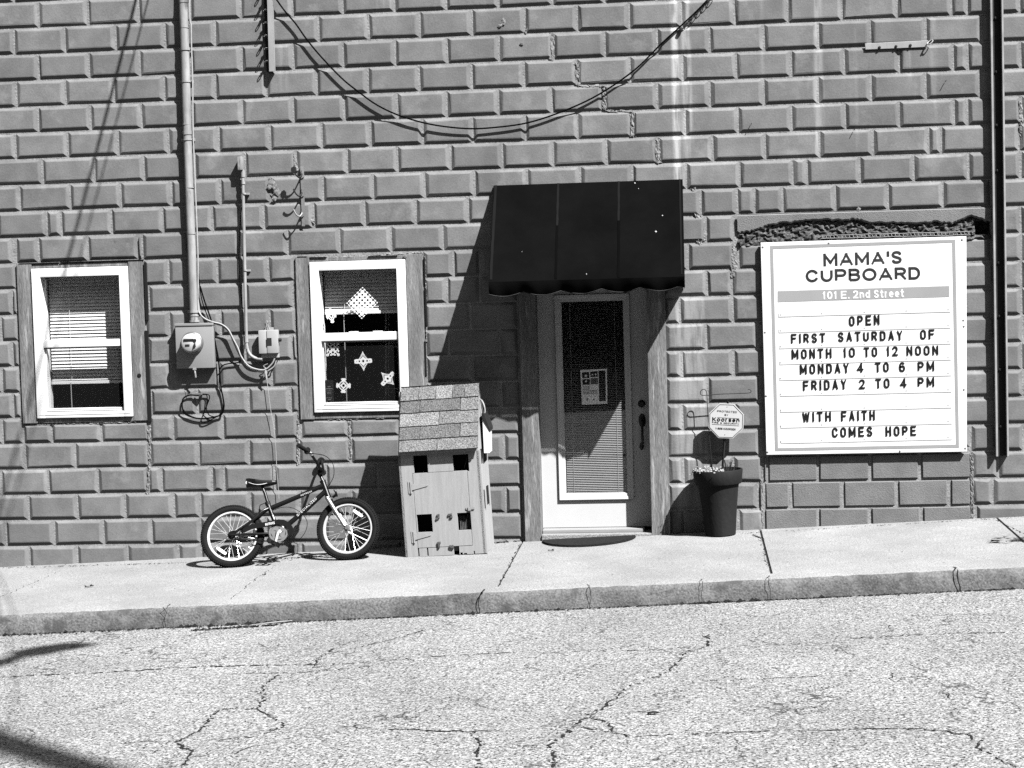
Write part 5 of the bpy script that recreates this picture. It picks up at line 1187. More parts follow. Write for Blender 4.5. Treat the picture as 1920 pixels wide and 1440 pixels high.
# brochure box hanging on the right side of the playhouse
bq = HP @ Vector((wF + .012, .14, 0)); 
BX = thing('brochure_box', 'white plastic brochure box with dark sloping lid hung on the playhouse side', 'box', P(913, 815, .36))
dB = .40; x0b, x1b = P(905, 815, dB).x, P(917, 815, dB).x; zb0, zb1 = P(911, 850, dB).z, P(911, 805, dB).z
by0, by1 = .20, dB
mb = MB(); zl = P(906, 782, dB).z; zr = P(916, 805, dB).z
mb.prism([(x0b + .005, zb0), (x1b - .002, zb0), (x1b, zr), (x0b, zl)], by0, by1); mb.build('body', m_signw, BX, bev=.003)
mb = MB(); mb.prism([(x0b - .004, zl - .004), (x1b + .008, zr - .014), (x1b + .008, zr + .012), (x0b + .016, zl + .030), (x0b - .004, zl + .030)], by0 - .006, by1 + .007); mb.build('lid', m_iron, BX, bev=.003)
tag(MB().tube(pc([(899, 748, .30), (904, 752, .34), (908, 762, .36), (909, 773, .36), (905, 777, .36)], .34, 5), .006, 7).build('cord', m_gcable), 'frayed pale cord holding the brochure box at the roof edge', 'cord')

# ------------------------------------------------------------------ bicycle
LEAN = R(19)
Rw, Fw = PG(437, 1064), PG(655, 1050)
es = (Fw - Rw).normalized(); zp = (Vector((0, 0, 1)) - es * es.z).normalized(); yn = zp.cross(es).normalized()      # yn: towards the wall
et = zp * cos(LEAN) + yn * sin(LEAN); en = es.cross(et)                                                           # en: towards the street
BM = Matrix((es, et, en)).transposed().to_4x4(); BM.translation = Rw
BI = thing('bicycle', 'black childrens bicycle with silver fork leaning against the wall', 'bicycle'); BI.matrix_world = BM
def bp(px, py, n=0.0):
    ray = RT * ((px - 960) / F_PX) + DN * ((py - 720) / F_PX) + FW; q = Rw + en * n
    t = (q - CAM).dot(en) / ray.dot(en); p = CAM + ray * t - Rw; return Vector((p.dot(es), p.dot(et), n))
def bb(mb_, name, m, parent=BI, **k): return mb_.build(name, m, parent, local=True, **k)
WB = (Fw - Rw).length
cr_px, cf_px = bp(436.5, 1008), bp(652.5, 991)
RAD = .238; rc = Vector((0, RAD, 0)); fcn = Vector((WB, RAD, 0))
ht, hb = bp(606, 905), bp(615, 930); sa = (ht - hb).normalized()      # steering axis
PSI = R(-8); SM = Matrix.Translation(hb) @ Matrix.Rotation(PSI, 4, sa) @ Matrix.Translation(-hb)   # fork, wheel and bar turn together
def wheel(center, xf, nm, refl_ang, near_refl=True):
    tr = .026; Rt = RAD - tr
    I = lambda v: (xf @ v) if xf else v
    root = MB().tube([I(center + Vector((Rt * cos(t), Rt * sin(t), 0))) for t in [2 * pi * k / 64 for k in range(64)]], tr, 12, closed=True)
    wo = bb(root, 'wheel', m_rubber, smooth=70)
    mb = MB()                                         # tread knobs
    for k in range(84):
        t = 2 * pi * k / 84
        for row_ in (-1, 0, 1):
            a_ = row_ * .75; tt = t + (pi / 84 if row_ == 0 else 0); rr_ = Rt + (tr + .002) * cos(a_); zz = (tr + .002) * sin(a_)
            c = center + Vector((rr_ * cos(tt), rr_ * sin(tt), zz)); tg = Vector((-sin(tt), cos(tt), 0)); nr = Vector((cos(tt) * cos(a_), sin(tt) * cos(a_), sin(a_))); bn = tg.cross(nr)
            hs = [I(c + tg * sx * .0055 + bn * sy * .006 + nr * sz * .003) for sz in (-1, 1) for sx, sy in ((-1, -1), (1, -1), (1, 1), (-1, 1))]
            mb.add(hs, [(4, 5, 6, 7), (0, 1, 5, 4), (1, 2, 6, 5), (2, 3, 7, 6), (3, 0, 4, 7)])
    bb(mb, 'tread', m_rubber, wo)
    rr_ = Rt - tr + .004; prof = [(rr_ + .004, -.013), (rr_ - .012, -.013), (rr_ - .017, -.006), (rr_ - .017, .006), (rr_ - .012, .013), (rr_ + .004, .013)]
    mb = MB().lathe(prof, center, (0, 0, 1), 64)
    if xf: mb.xf(xf)
    bb(mb, 'rim', m_chrome, wo, smooth=50)
    mb = MB(); rng_ = random.Random(4)
    for k in range(28):
        t = 2 * pi * k / 28 + .05; s = 1 if k % 2 else -1; ht_ = t + (1.25 if (k // 2) % 2 else -1.25)
        a = center + Vector((.021 * cos(ht_), .021 * sin(ht_), s * .028)); c = center + Vector(((rr_ - .018) * cos(t), (rr_ - .018) * sin(t), 0))
        mb.tube([I(a), I(c)], .0015, 5, cap=False)
    bb(mb, 'spokes', m_chrome, wo)
    mb = MB().lathe([(.0, -.048), (.006, -.048), (.006, -.036), (.024, -.034), (.024, -.030), (.013, -.024), (.013, .024), (.024, .030), (.024, .034), (.006, .036), (.006, .048), (0, .048)], center, (0, 0, 1), 20)
    if xf: mb.xf(xf)
    bb(mb, 'hub', m_steel if xf else m_bike, wo, smooth=40)
    c = center + Vector((cos(refl_ang), sin(refl_ang), 0)) * (rr_ * .72); tg = Vector((-sin(refl_ang), cos(refl_ang), 0)); ra = Vector((cos(refl_ang), sin(refl_ang), 0))
    mb = MB(); pts = []
    for sz in (.006, .016):
        for u in range(16):
            t = 2 * pi * u / 16; q = c + tg * (.046 * math.copysign(abs(cos(t)) ** .5, cos(t))) + ra * (.012 * math.copysign(abs(sin(t)) ** .6, sin(t))) + Vector((0, 0, sz)); pts.append(I(q))
    mb.add(pts, [tuple(range(15, -1, -1)), tuple(range(16, 32))] + [(i, (i + 1) % 16, (i + 1) % 16 + 16, i + 16) for i in range(16)]); bb(mb, 'reflector', m_reflect, wo, bev=.002)
    return wo
wheel(rc, None, 'rear', R(232)); wheel(fcn, SM, 'front', R(52))
# frame
bbk = bp(524, 1001); st = bp(504, 951); sl_top = bp(503, 949)
fr = MB()
fr.tube([bp(508, 953), bp(560, 931), bp(606, 910)], [.019, .018, .018], 12)                # top tube
fr.tube([bp(540, 984), bp(575, 954), bp(609, 922)], [.019, .020, .019], 12)               # down tube
fr.tube([bp(502, 944), bp(511, 968), bbk], [.0175, .0165, .0165], 12)                      # seat tube
fr.tube([bp(540, 984), bp(544, 996), bbk + Vector((.02, -.004, 0))], .018, 10)
fr.tube([hb - sa * .012, ht + sa * .012], .021, 14); fr.lathe([(.024, -.006), (.024, .006)], ht + sa * .01, sa, 14); fr.lathe([(.024, -.006), (.024, .006)], hb - sa * .01, sa, 14)
for s in (-1, 1):
    ax_ = rc + Vector((0, 0, s * .056))
    fr.tube(cr([bp(503, 954) + Vector((0, 0, s * .014)), bp(492, 961) + Vector((0, 0, s * .034)), bp(470, 982) + Vector((0, 0, s * .05)), ax_], 4), .0095, 8)
    fr.tube(cr([bbk + Vector((-.02, 0, s * .022)), bp(490, 1003) + Vector((0, 0, s * .045)), ax_], 4), .010, 8)
    mb = fr; c = ax_; mb.lathe([(.022, -.004), (.022, .004)], c, (0, 0, 1), 12, close=True)
    fr.lathe([(.0, -.004), (.010, -.004), (.010, .010), (0, .010)], c + Vector((0, 0, s * .006)), (0, 0, s), 8)
fr.lathe([(.024, -.036), (.024, .036)], bbk, (0, 0, 1), 18, close=True)
frame = bb(fr, 'frame', m_bike, smooth=50)
bb(MB().tube([bp(500, 955, .036), bp(478, 973, .052), bp(452, 996, .060)], .006, 8), 'seat_stay_rod', m_bike, frame)  # second thin tube along the seat stay, in the frame paint
def btext(string, a, c, h_, n):
    A, C = bp(*a, n), bp(*c, n); ex = (C - A); L_ = ex.length; ex.normalize(); ey = Vector((-ex.y, ex.x, 0))
    return stroke_text(string, lambda u, v, l: A + ex * u + ey * (v - h_ / 2) + Vector((0, 0, l)), L_, h_, h_ * .15, .3)
bb(btext('SPECIALIZED', (557, 967), (593, 934), .017, .0215), 'lettering', m_white, frame)
bb(btext('HOTROCK', (564, 929), (585, 921), .012, .0195), 'lettering', m_white, frame)
# fork and headset
fk = MB(); crown = hb - sa * .022
fk.tube([crown + sa * .02, crown - sa * .012], .019, 12)
for s in (-1, 1):
    top = crown + Vector((.0, -.004, s * .048)) ; low_ = fcn + Vector((-.012, .012, s * .052))
    fk.tube([crown + Vector((0, .004, s * .01)), top + Vector((0, .002, -s * .008)), top], .013, 8)
    fk.tube([top + Vector((-.003, .006, 0)), top.lerp(low_, .35), low_], [.0165, .0165, .0135], 12); fk.lathe([(.013, -.004), (.013, .004)], fcn + Vector((0, 0, s * .05)), (0, 0, 1), 10, close=True)
fk.xf(SM); bb(fk, 'fork', m_steel, smooth=50)
# bar, stem, grips in the steering frame
fa = Vector((sa.y, -sa.x, 0)).normalized(); la = Vector((0, 0, 1))      # forward, lateral
sb_ = bp(601, 888)
stq = MB(); stq.tube([ht, ht + sa * .05, sb_ - fa * .012], .0125, 10); stq.tube([sb_ - fa * .02 - sa * .004, sb_ + fa * .022 + sa * .008], .022, 12); stq.lathe([(.026, -.03), (.026, .03)], sb_ + fa * .016 + sa * .008, (0, 0, 1), 14, close=True); stq.xf(SM)
bb(stq, 'stem', m_bike, smooth=50)
cl = sb_ + fa * .018 + sa * .008
def barpt(f, u, n): return SM @ (cl + fa * f + Vector((-.0, 1, 0)) * u + la * n)
for s in (-1,):
    pass
hbpts = []
half = [(0, 0, .0), (0, .004, .035), (-.022, .07, .10), (-.045, .125, .165), (-.054, .142, .195)]
full_ = [barpt(f, u, -n) for f, u, n in reversed(half)] + [barpt(f, u, n) for f, u, n in half[1:]]
bar = bb(MB().tube(cr([barpt(-.095, .178, -.285)] + full_ + [barpt(-.095, .178, .285)], 5), .0105, 10), 'handlebar', m_bike, smooth=60)
for s in (-1, 1):
    a, c = barpt(-.060, .147, s * .205), barpt(-.100, .182, s * .300); ax_ = (c - a).normalized()
    g_ = MB().lathe([(.0, -.004), (.028, -.004), (.028, .004), (.0155, .006), (.0165, .02), (.0155, .035), (.0165, .05), (.0155, .065), (.0165, .085), (.0155, .1), (.018, .108), (.018, .114), (0, .116)], a, ax_, 16); bb(g_, 'grip', m_rubber, bar, smooth=50)
bb(MB().tube([barpt(-.040, .118, .155), barpt(-.056, .145, .20)], .013, 10), 'brake_clamp', m_chrome, bar)
bb(MB().tube([barpt(-.045, .125, .17), barpt(-.02, .11, .19), barpt(-.05, .115, .27)], .005, 6), 'brake_lever', m_bike, bar)
bb(MB().tube(cr([barpt(-.035, .125, .17), bp(610, 855, .12), bp(624, 870, .08), bp(626, 890, .05), bp(620, 905, .03), bp(613, 915, .022)], 6), .0028, 6), 'brake_cable', m_cable)
bb(MB().tube(cr([bp(512, 957, .03), bp(530, 951, .03), bp(550, 953, .03), bp(568, 965, .03), bp(576, 980, .02), bp(572, 998, .02), bp(560, 1014, .02)], 6), .0022, 6), 'brake_cable', m_cable)
# front brake above the tyre, rear brake
br_ = MB(); c = crown + fa * .03; br_.tube([c, c + fa * .035 + sa * .004], .010, 8); br_.tube([c + fa * .03 + Vector((0, 0, -.03)), c + fa * .038 + sa * .028, c + fa * .03 + Vector((0, 0, .035))], .006, 6); br_.tube([c + fa * .034 + sa * .01, c + fa * .028 + sa * .05], .004, 6); br_.xf(SM); bb(br_, 'brake', m_bike, smooth=50)
br_ = MB(); c = bp(489, 962); br_.tube([c + Vector((0, 0, -.035)), c + Vector((-.01, .03, 0)), c + Vector((0, 0, .04))], .007, 6); br_.tube([c + Vector((-.01, -.03, .04)), c + Vector((0, .02, .045))], .007, 6); br_.tube(cr([c + Vector((-.01, .03, 0)), c + Vector((.0, .06, .01)), c + Vector((.05, .07, .02)), bp(500, 952, .03)], 4), .003, 5); bb(br_, 'brake', m_bike, smooth=50)
# saddle and post
bb(MB().tube([bp(503, 947), bp(497, 925), bp(491, 912)], .0125, 10), 'seat_post', m_bike, smooth=60)
bb(MB().lathe([(.021, -.012), (.021, .012)], bp(502, 944), (st - bp(491, 912)).normalized(), 14), 'seat_clamp', m_bike)
sd_ = MB(); vs = []; fs = []
A, C = bp(462, 903), bp(520, 901.5); ns, nr = 18, 10
for i in range(ns + 1):
    u = i / ns; x = A.x + (C.x - A.x) * u; yb = A.y + (C.y - A.y) * u
    hwid = (.072 * math.sqrt(max(0.0, 1 - ((u - .28) / .30) ** 2)) if u < .28 else .072 * (1 - (u - .28) / .72) ** 1.5 + .019 * min(1, (1 - u) * 14 + .35)) + .004
    top = yb + .014 * cos(pi * min(u / .5, 1)) * .6 + .004; th_ = .045 * (1 - u) ** .7 + .017
    for k in range(nr * 2):
        t = 2 * pi * k / (nr * 2); zz = hwid * cos(t); yy = top + (.010 * (1 - (zz / max(hwid, .001)) ** 2)) if sin(t) >= 0 else top - th_ * abs(sin(t)) ** .6
        vs.append((x, yy, zz))
m_ = nr * 2
for i in range(ns):
    for k in range(m_): fs.append((i * m_ + k, i * m_ + (k + 1) % m_, (i + 1) * m_ + (k + 1) % m_, (i + 1) * m_ + k))
fs += [tuple(range(m_ - 1, -1, -1)), tuple(ns * m_ + k for k in range(m_))]
sad = bb(sd_.add(vs, fs), 'saddle', m_saddle, smooth=60)
bb(MB().tube(cr([bp(463, 902, .045), bp(470, 906, .068), bp(482, 908.5, .065), bp(496, 907, .045), bp(508, 902.5, .028)], 5), .0022, 6), 'piping', m_white, sad)
bb(MB().tube([bp(462.5, 903, .0), bp(463, 905, .045)], .012, 8), 'saddle_patch', m_white, sad)
# crank, chain guard, pedals, chain
cgc = bbk + Vector((0, 0, .05))
tk = MB(); n_ = 72; ro = [(.070 if (k % 2) else .075) for k in range(n_)]
for s in (.0, .004):
    pass
ring_v = []
for z_ in (0, .004):
    ring_v += [cgc + Vector((ro[k] * cos(2 * pi * k / n_), ro[k] * sin(2 * pi * k / n_), z_)) for k in range(n_)]
    ring_v += [cgc + Vector((.058 * cos(2 * pi * k / n_), .058 * sin(2 * pi * k / n_), z_)) for k in range(n_)]
fs = []
for k in range(n_):
    j = (k + 1) % n_; fs += [(k, j, n_ + j, n_ + k), (2 * n_ + k, 2 * n_ + j, 3 * n_ + j, 3 * n_ + k), (k, j, 2 * n_ + j, 2 * n_ + k), (n_ + k, n_ + j, 3 * n_ + j, 3 * n_ + k)]
tk.add(ring_v, fs)
for k in range(5):                                   # swirled spider arms
    t0 = 2 * pi * k / 5 + .5; pa = []
    for q in range(6): r_ = .012 + .05 * q / 5; t = t0 + .55 * q / 5; pa.append((r_, t, .016 + .004 * q))
    vv = []
    for z_ in (.0005, .0045):
        for (r_, t, hw) in pa:
            for s in (-1, 1): tt = t + s * hw / max(r_, .02); vv.append(cgc + Vector((r_ * cos(tt), r_ * sin(tt), z_)))
    ff = []
    for q in range(5):
        for o_ in (0, 12): ff.append((o_ + 2 * q, o_ + 2 * q + 1, o_ + 2 * q + 3, o_ + 2 * q + 2))
    tk.add(vv, ff)
tk.lathe([(.022, .0), (.022, .008), (.012, .012), (0, .012)], cgc, (0, 0, 1), 20)
cring = bb(tk, 'chainring', m_steel, smooth=30)
pa = bp(516, 1019, .07)
bb(MB().tube([cgc + Vector((0, 0, .014)), cgc.lerp(pa, .5) + Vector((0, 0, .012)), Vector((pa.x, pa.y, .068))], [.0105, .009, .010], 10), 'crank_arm', m_chrome, smooth=50)
fa2 = bbk * 2 - Vector((pa.x, pa.y, 0)); bb(MB().tube([bbk + Vector((0, 0, -.05)), Vector((fa2.x, fa2.y, -.068))], .010, 8), 'crank_arm', m_chrome)
for (c, s) in ((Vector((pa.x - .006, pa.y - .004, .12)), 1), (Vector((fa2.x, fa2.y, -.12)), -1)):
    pm = Matrix.Translation(c) @ Matrix.Rotation(R(-28), 4, 'Z'); q = MB()
    for bx_ in ((-.042, .042, -.012, .012, .030, .042), (-.042, .042, -.012, .012, -.042, -.030), (-.046, -.034, -.014, .014, -.042, .042), (.034, .046, -.014, .014, -.042, .042), (-.010, .010, -.010, .010, -.052, .042)):
        bm = bmesh.new(); bmesh.ops.create_cube(bm, size=1)
        for v in bm.verts: v.co = Vector(((bx_[0] + bx_[1]) / 2 + v.co.x * (bx_[1] - bx_[0]), (bx_[2] + bx_[3]) / 2 + v.co.y * (bx_[3] - bx_[2]), (bx_[4] + bx_[5]) / 2 + v.co.z * (bx_[5] - bx_[4])))
        q.bm(bm, pm)
    bb(q, 'pedal', m_rubber)
cg = MB()                                             # chain guard: hockey-stick plate over the chainring
up_ = [bp(x, y, .062) for x, y in ((455, 992), (470, 984), (490, 980), (512, 976), (523, 974), (533, 975), (543, 980), (549, 988), (551, 998), (548, 1004))]
dn_ = [bp(x, y, .062) for x, y in ((458, 999), (472, 992), (492, 989), (508, 987), (518, 983.5), (526, 984), (534, 986), (540, 991), (541, 998), (540, 1003))]
vv = []
for z_ in (0, .006):
    for a, c in zip(up_, dn_): vv += [a + Vector((0, 0, z_)), c + Vector((0, 0, z_))]
k_ = len(up_); ff = []
for i in range(k_ - 1):
    a = 2 * i; ff += [(a, a + 1, a + 3, a + 2), (a + 2 * k_, a + 2 * k_ + 1, a + 2 * k_ + 3, a + 2 * k_ + 2), (a, a + 2, a + 2 + 2 * k_, a + 2 * k_), (a + 1, a + 3, a + 3 + 2 * k_, a + 1 + 2 * k_)]
cgo = bb(cg.add(vv, ff), 'chain_guard', m_bike); bb(btext('HOTROCK', (497.5, 983.5), (515, 980), .020, .0695), 'lettering', m_white, cgo)
chn = MB(); c1, r1_, c2_, r2_ = rc + Vector((0, 0, .045)), .028, cgc, .072
for s in (-1, 1): chn.tube([c1 + Vector((0, s * r1_, 0)), c2_ + Vector((-.02, s * r2_ * .96, 0))], .0045, 6)
chn.lathe([(.0, -.002), (.03, -.002), (.03, .002), (0, .002)], c1, (0, 0, 1), 18); bb(chn, 'chain', m_bike)
bb(MB().tube([rc + Vector((.02, -.01, .03)), rc + Vector((.04, -.02, .0)), rc + Vector((.06, .03, -.03))], .004, 6), 'coaster_arm', m_steel)
bb(MB().tube([bp(511.5, 966, .0172), bp(514.5, 974, .0172)], .006, 6), 'seat_tube_decal', m_white, frame)

# ------------------------------------------------------------------ flower pot, yard sign, flag stand
pg = PG(1352, 1007); pz = ground_z(pg.x, -pg.y + .0)
pb = Vector((pg.x - .0, pg.y + .10, ground_z(pg.x, -pg.y - .10)))
POT = thing('flower_pot', 'tall dark flower pot on the sidewalk right of the door', 'pot', pb)
tilt = Matrix.Translation(pb) @ Matrix.Rotation(R(-1.6), 4, 'Y')
hP = P(1343, 880, -pb.y).z - pb.z
prof = [(.0, .0), (.105, .0), (.113, .006), (.128, hP * .35), (.148, hP * .70), (.156, hP * .775), (.173, hP * .785), (.178, hP * .80), (.188, hP * .985), (.186, hP), (.176, hP), (.172, hP * .98), (.160, hP * .9)]
MB().lathe(prof, (0, 0, 0), (0, 0, 1), 48).xf(tilt).build('body', m_pot, POT, smooth=35)
mb = MB(); rr = random.Random(2); vs = [(0, 0, hP * .93)]; 
for q in range(1, 6):
    for k in range(24): t = 2 * pi * k / 24; vs.append((.034 * q * cos(t), .034 * q * sin(t), hP * .92 + rr.uniform(-.008, .012)))
fs = [(0, 1 + k, 1 + (k + 1) % 24) for k in range(24)] + [(1 + q * 24 + k, 1 + q * 24 + (k + 1) % 24, 1 + (q + 1) * 24 + (k + 1) % 24, 1 + (q + 1) * 24 + k) for q in range(4) for k in range(24)]
mb.add(vs, fs).xf(tilt).build('soil', m_soil, POT)
pln = thing('potted_plant', 'low pale-leaved plant spilling over the left rim of the pot', 'plant', tilt @ Vector((-.11, -.02, hP)))
mb = MB(); rr = random.Random(9)
for k in range(300):
    if k < 240: c = Vector((-.10 + rr.gauss(0, .05), rr.gauss(-.03, .06), hP * .985 + abs(rr.gauss(.004, .013))))
    else: c = Vector((rr.uniform(-.02, .05), rr.gauss(-.06, .03), hP * .96 + rr.uniform(0, .025)))
    if c.x < -.17: c.z -= (abs(c.x) - .17) * 1.2
    s_ = rr.uniform(.005, .011); a = Vector((rr.gauss(0, 1), rr.gauss(0, 1), rr.gauss(0, .6))).normalized() * s_; b2 = a.orthogonal().normalized() * s_ * .6
    mb.add([c - a, c + b2, c + a, c - b2], [(0, 1, 2, 3)])
mb.xf(tilt).build('foliage', m_leaf, pln)
mb = MB()
for k in range(14): 
    c = Vector((.09 + rr.gauss(0, .02), rr.gauss(-.02, .05), hP * .92)); mb.tube([c, c + Vector((rr.uniform(-.02, .04), rr.uniform(-.02, .02), rr.uniform(.03, .11)))], [.005, .002], 5)
mb.xf(tilt).build('stem', m_dleaf, pln)
dY = .125
YS = thing('yard_sign', 'white octagonal security sign on a stake in the flower pot', 'sign', P(1356, 868, dY))
yc = P(1361.5, 789.5, dY); rY = 32.3 / 245 * (13.86 - dY) / 13.86 / cos(pi / 8); yt = R(-3)
octo = lambda r_: [(yc.x + r_ * cos(yt + pi / 8 + pi / 4 * k), yc.z + r_ * sin(yt + pi / 8 + pi / 4 * k)) for k in range(8)]
plate = MB().prism(octo(rY), dY - .012, dY).build('plate', m_yard, YS, bev=.0015)
mb = MB(); o1, o2 = octo(rY * .955), octo(rY * .925); mb.add([(x, -dY - .0008, z) for x, z in o1 + o2], [(k, (k + 1) % 8, (k + 1) % 8 + 8, k + 8) for k in range(8)]); mb.build('border', m_ink, plate)
Y = lambda cx, cy: (1310 + cx / 16, 745 + cy / 16)
upv = (-.05, -1.0)
for (t_, a, c, h_, bo_, m) in (('PROTECTED', (553, 440), (1150, 470), 55, .17, m_inkd), ('BY', (778, 552), (890, 558), 52, .18, m_inkd), ('Koorsen', (405, 712), (1225, 750), 122, .23, m_ink), ('FIRE & SECURITY', (400, 775), (1215, 822), 48, .2, m_ink), ('1-888-KOORSEN', (505, 958), (1105, 990), 58, .2, m_ink)):
    text_px(t_, *Y(*a), *Y(*c), h_ / 16, dY, bo_, up=upv, gap=.2).build('lettering', m, plate)
mb = MB(); strip(mb, Y(560, 603), Y(1215, 640), .6, dY); mb.nxt(); strip(mb, Y(400, 808), Y(1215, 856), .6, dY); mb.builds('rule_line', m_inkd, plate)
mb = MB()
for s_ in ((853, 290), (785, 1122)): mb.nxt(); mb.lathe([(.003, 0), (.002, .002), (0, .002)], P(*Y(*s_), dY), (0, -1, 0), 8)
mb.builds('rivet', m_iron, plate)
mb = MB(); sx0, sx1 = P(1365, 752, dY - .02), P(1353, 884, dY - .02); dv = (sx1 - sx0); mb.tube([sx0, sx0.lerp(sx1, .5), sx1 + Vector((0, 0, -.05))], .0085, 4); mb.build('stake', m_iron, YS)
dH = .105
FS = tag(MB().tube(pc([(1402, 730), (1407, 731), (1408, 735), (1402, 737), (1380, 738), (1350, 739), (1325, 741), (1316, 741), (1313, 737), (1315, 732), (1320, 730), (1324, 733), (1325.5, 742), (1326.5, 765), (1329, 800), (1332, 840), (1335, 872), (1336, 890)], dH, 5), .0030, 7).build('flag_stand', m_iron, smooth=60), 'thin black wire garden flag stand pushed into the pot', 'flag stand')

# ------------------------------------------------------------------ litter on the pavement
def leafm(px, py, s_, fn, m, label, name='dry_leaf', cat='leaf', group='leaves on the ground', ang=0, asp=.5):
    c = PG(px, py, fn); mb_ = MB(); rr_ = random.Random(px); n_ = 10; vs = [c + Vector((0, 0, .008))]
    for k in range(n_):
        t = 2 * pi * k / n_; r_ = s_ * rr_.uniform(.6, 1.1); x, y = r_ * cos(t), r_ * asp * sin(t); X, Y_ = x * cos(ang) - y * sin(ang), x * sin(ang) + y * cos(ang)
        vs.append(Vector((c.x + X, c.y + Y_, fn(c.x + X, -(c.y + Y_)) + .004 + rr_.uniform(0, .018))))
    mb_.add(vs, [(0, k + 1, (k + 1) % n_ + 1) for k in range(n_)]); return tag(mb_.build(name, m), label, cat, group)
leafm(163, 1102, .026, ground_z, m_dleaf, 'dark curled leaf on the sidewalk left of the bicycle')
leafm(172, 1101, .018, ground_z, m_dleaf, 'smaller dark leaf touching the larger one on the left sidewalk')
leafm(1033, 1034, .024, ground_z, m_dleaf, 'small dry leaf on the sidewalk in front of the doormat', asp=.3)
leafm(1866, 1017, .04, ground_z, m_dleaf, 'dark crumpled leaf on the sidewalk near the right edge')
leafm(1226, 1340, .035, road_z, m_dleaf, 'dark leaf lying on the road below the flower pot')
leafm(495, 1080, .016, ground_z, m_dleaf, 'tiny dark leaf on the sidewalk below the bicycle')
leafm(620, 1222, .03, road_z, m_dleaf, 'dark scrap on the road below the kerb', asp=.4)
leafm(932, 1013, .04, ground_z, m_dleaf, 'crumpled leaf litter between the playhouse and the door post')
mb = MB()
a, c = PG(468, 1176, road_z), PG(548, 1167, road_z); mb.tube([a + Vector((0, 0, .012)), a.lerp(c, .5) + Vector((0, -.01, .016)), c + Vector((0, 0, .012))], [.003, .005, .003], 6); tag(mb.build('twig', m_twig), 'pale dry stalk lying at the foot of the kerb', 'twig')
mb = MB(); rr = random.Random(21)
def bits(n, pa_, pb_, fn, spread, s0, s1, dens=None):
    for k in range(n):
        t = rr.random() ** (dens or 1); px = pa_[0] + (pb_[0] - pa_[0]) * t; py = pa_[1] + (pb_[1] - pa_[1]) * t; c = PG(px, py, fn) + Vector((0, rr.gauss(-.012 if fn is road_z else 0, spread) if fn is ground_z else -abs(rr.gauss(.012, spread)), 0)); c.z = fn(c.x, -c.y) + .004
        s_ = rr.uniform(s0, s1); an = rr.uniform(0, pi); a = Vector((cos(an), sin(an) * .6, rr.uniform(-.3, .5))) * s_; b2 = Vector((-sin(an), cos(an), rr.uniform(0, .6))) * s_ * .35
        mb.add([c - a, c + b2, c + a, c - b2 * .6 + Vector((0, 0, s_ * .3))], [(0, 1, 2, 3)])
bits(260, (0, 1193), (960, 1148), road_z, .022, .006, .022); bits(260, (960, 1148), (1920, 1103), road_z, .022, .006, .020); bits(140, (360, 1182), (520, 1172), road_z, .02, .008, .03)
bits(90, (1310, 1131), (1360, 1128), road_z, .02, .006, .02); bits(70, (1850, 1106), (1900, 1103), road_z, .03, .006, .02)
bits(150, (0, 1066), (380, 1055), ground_z, .012, .004, .014); bits(120, (500, 1050), (620, 1043), ground_z, .015, .005, .018); bits(60, (925, 1019), (975, 1015), ground_z, .015, .006, .02); bits(120, (1390, 1001), (1920, 970), ground_z, .012, .004, .014); bits(60, (1412, 1004), (1432, 1012), ground_z, .01, .004, .016)
bits(60, (0, 1110), (1900, 1030), ground_z, .25, .003, .010)
for i in range(900):
    x = rr.uniform(-5.2, 2.4); d = KW + .024 + abs(rr.gauss(0, .008)); s_ = rr.uniform(.004, .012) * (2.2 if rr.random() < .05 or (-3.5 < x < -2.75 and rr.random() < .4) or (.05 < x < .3 and rr.random() < .4) else 1); z = road_z(x, d)
    mb.add([(x - s_, -d, z + .002), (x, -d - s_ * .8, z + .003), (x + s_, -d, z + .004), (x, -d + s_ * .3, z + s_ * .9)], [(0, 1, 2, 3)])
tag(mb.build('litter', m_litter), 'dry leaf crumbs gathered along the kerb and the wall foot', 'litter', kind='stuff')

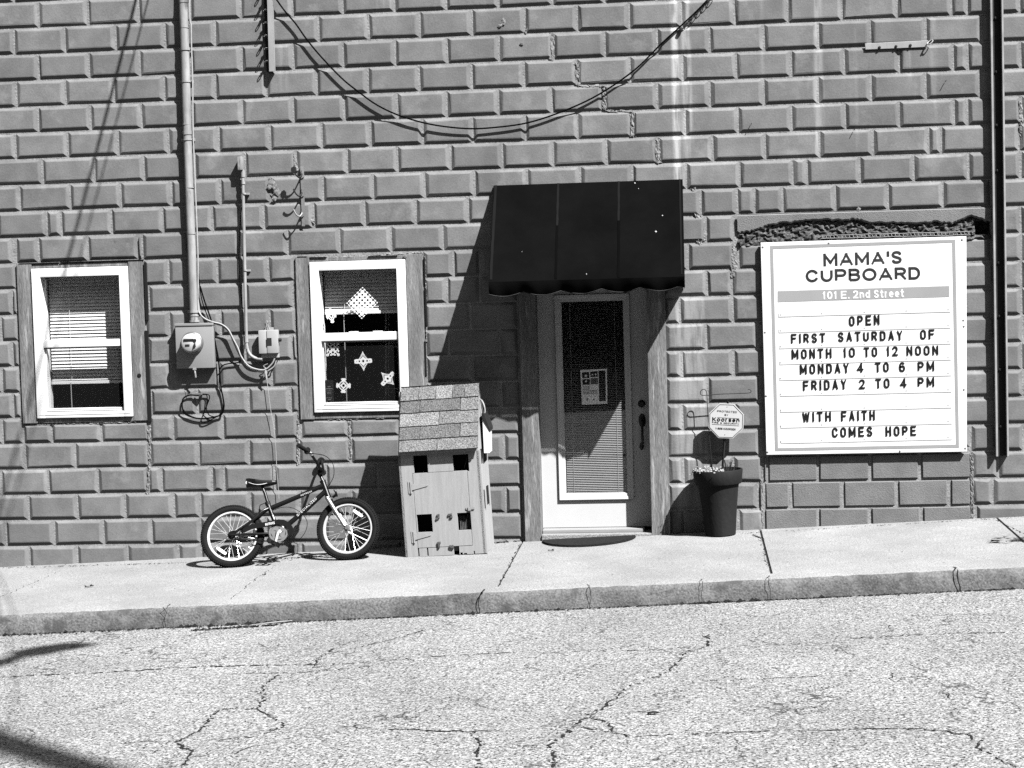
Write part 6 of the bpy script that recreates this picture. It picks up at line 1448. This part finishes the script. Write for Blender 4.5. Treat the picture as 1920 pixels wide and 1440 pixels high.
# ------------------------------------------------------------------ overhead service drop: leaves the wall above the picture and crosses the street; its shadow falls on the wall and road
for (pxa, pya, kx, a_, b_, r_, lab) in ((372, -450, .52, .12, .035, .012, 'thick overhead service cable running from the wall over the street'), (396, -450, .515, .12, .032, .006, 'thin overhead cable running beside the service cable over the street')):
    A = P(pxa, pya, .09); pts = []
    for i in range(40): dd = 14 * i / 39; pts.append(A + Vector((kx * dd, -dd, -a_ * dd + b_ * dd * dd)))
    tag(MB().tube(pts, r_, 8).build('overhead_cable', m_cable), lab, 'cable', 'overhead cables')
def up(px, py, h):
    g_ = PG(px, py, road_z); return g_ + SUN * (h / SUN.z)
a_, b_ = up(0, 1390, 15.0), up(200, 1454, 15.0); dv = (b_ - a_)  # unseen cable, added and thickened to throw the wide soft road shadow
tag(MB().tube([a_ - dv * 3, a_, b_, b_ + dv * 12], .13, 8).build('overhead_cable', m_cable), 'unseen thick cable added above the street to cast the wide road shadow', 'cable', 'overhead cables')
pts = [up(-60, 1262, 11.0), up(0, 1243, 11.0), up(50, 1226, 11.0), up(110, 1214, 11.0), up(178, 1208, 11.0)]; dv = pts[-1] - pts[-2]  # unseen form, invented only to throw the curved shadow on the road
tag(MB().tube(cr(pts, 4), [.07] * 8 + [.13] * 4 + [.12] * 3 + [.08, .03], 10).build('road_shadow_caster', m_cable), 'unseen dark form added above the street to cast the curved road shadow', 'shadow caster')
tag(MB().tube([pts[0] - dv * 8, pts[0], pts[-1], pts[-1] + dv * 14], .004, 6).build('overhead_cable', m_cable), 'thin unseen wire added to carry the shadow-casting form above the street', 'cable', 'overhead cables')  # wire added to hold the invented form
# tall leafy weed just outside the right edge: only its shadow reaches the picture
wp = PG(2040, 1022); WD = thing('weed', 'tall leafy weed standing on the sidewalk beyond the steel channel', 'weed', wp); rr = random.Random(14)
mb = MB()
for k in range(150):
    c = wp + Vector((rr.gauss(.02, .09), rr.gauss(0, .07), .58 + rr.gauss(0, .09))); s_ = rr.uniform(.02, .05); a = Vector((rr.gauss(0, 1), rr.gauss(0, 1), rr.gauss(0, .5))).normalized() * s_; b2 = a.orthogonal().normalized() * s_ * .4
    mb.add([c - a, c + b2, c + a, c - b2], [(0, 1, 2, 3)])
mb.build('foliage', m_dleaf, WD); MB().tube([wp, wp + Vector((.01, 0, .3)), wp + Vector((.02, 0, .62))], [.006, .005, .002], 6).build('stem', m_dleaf, WD)
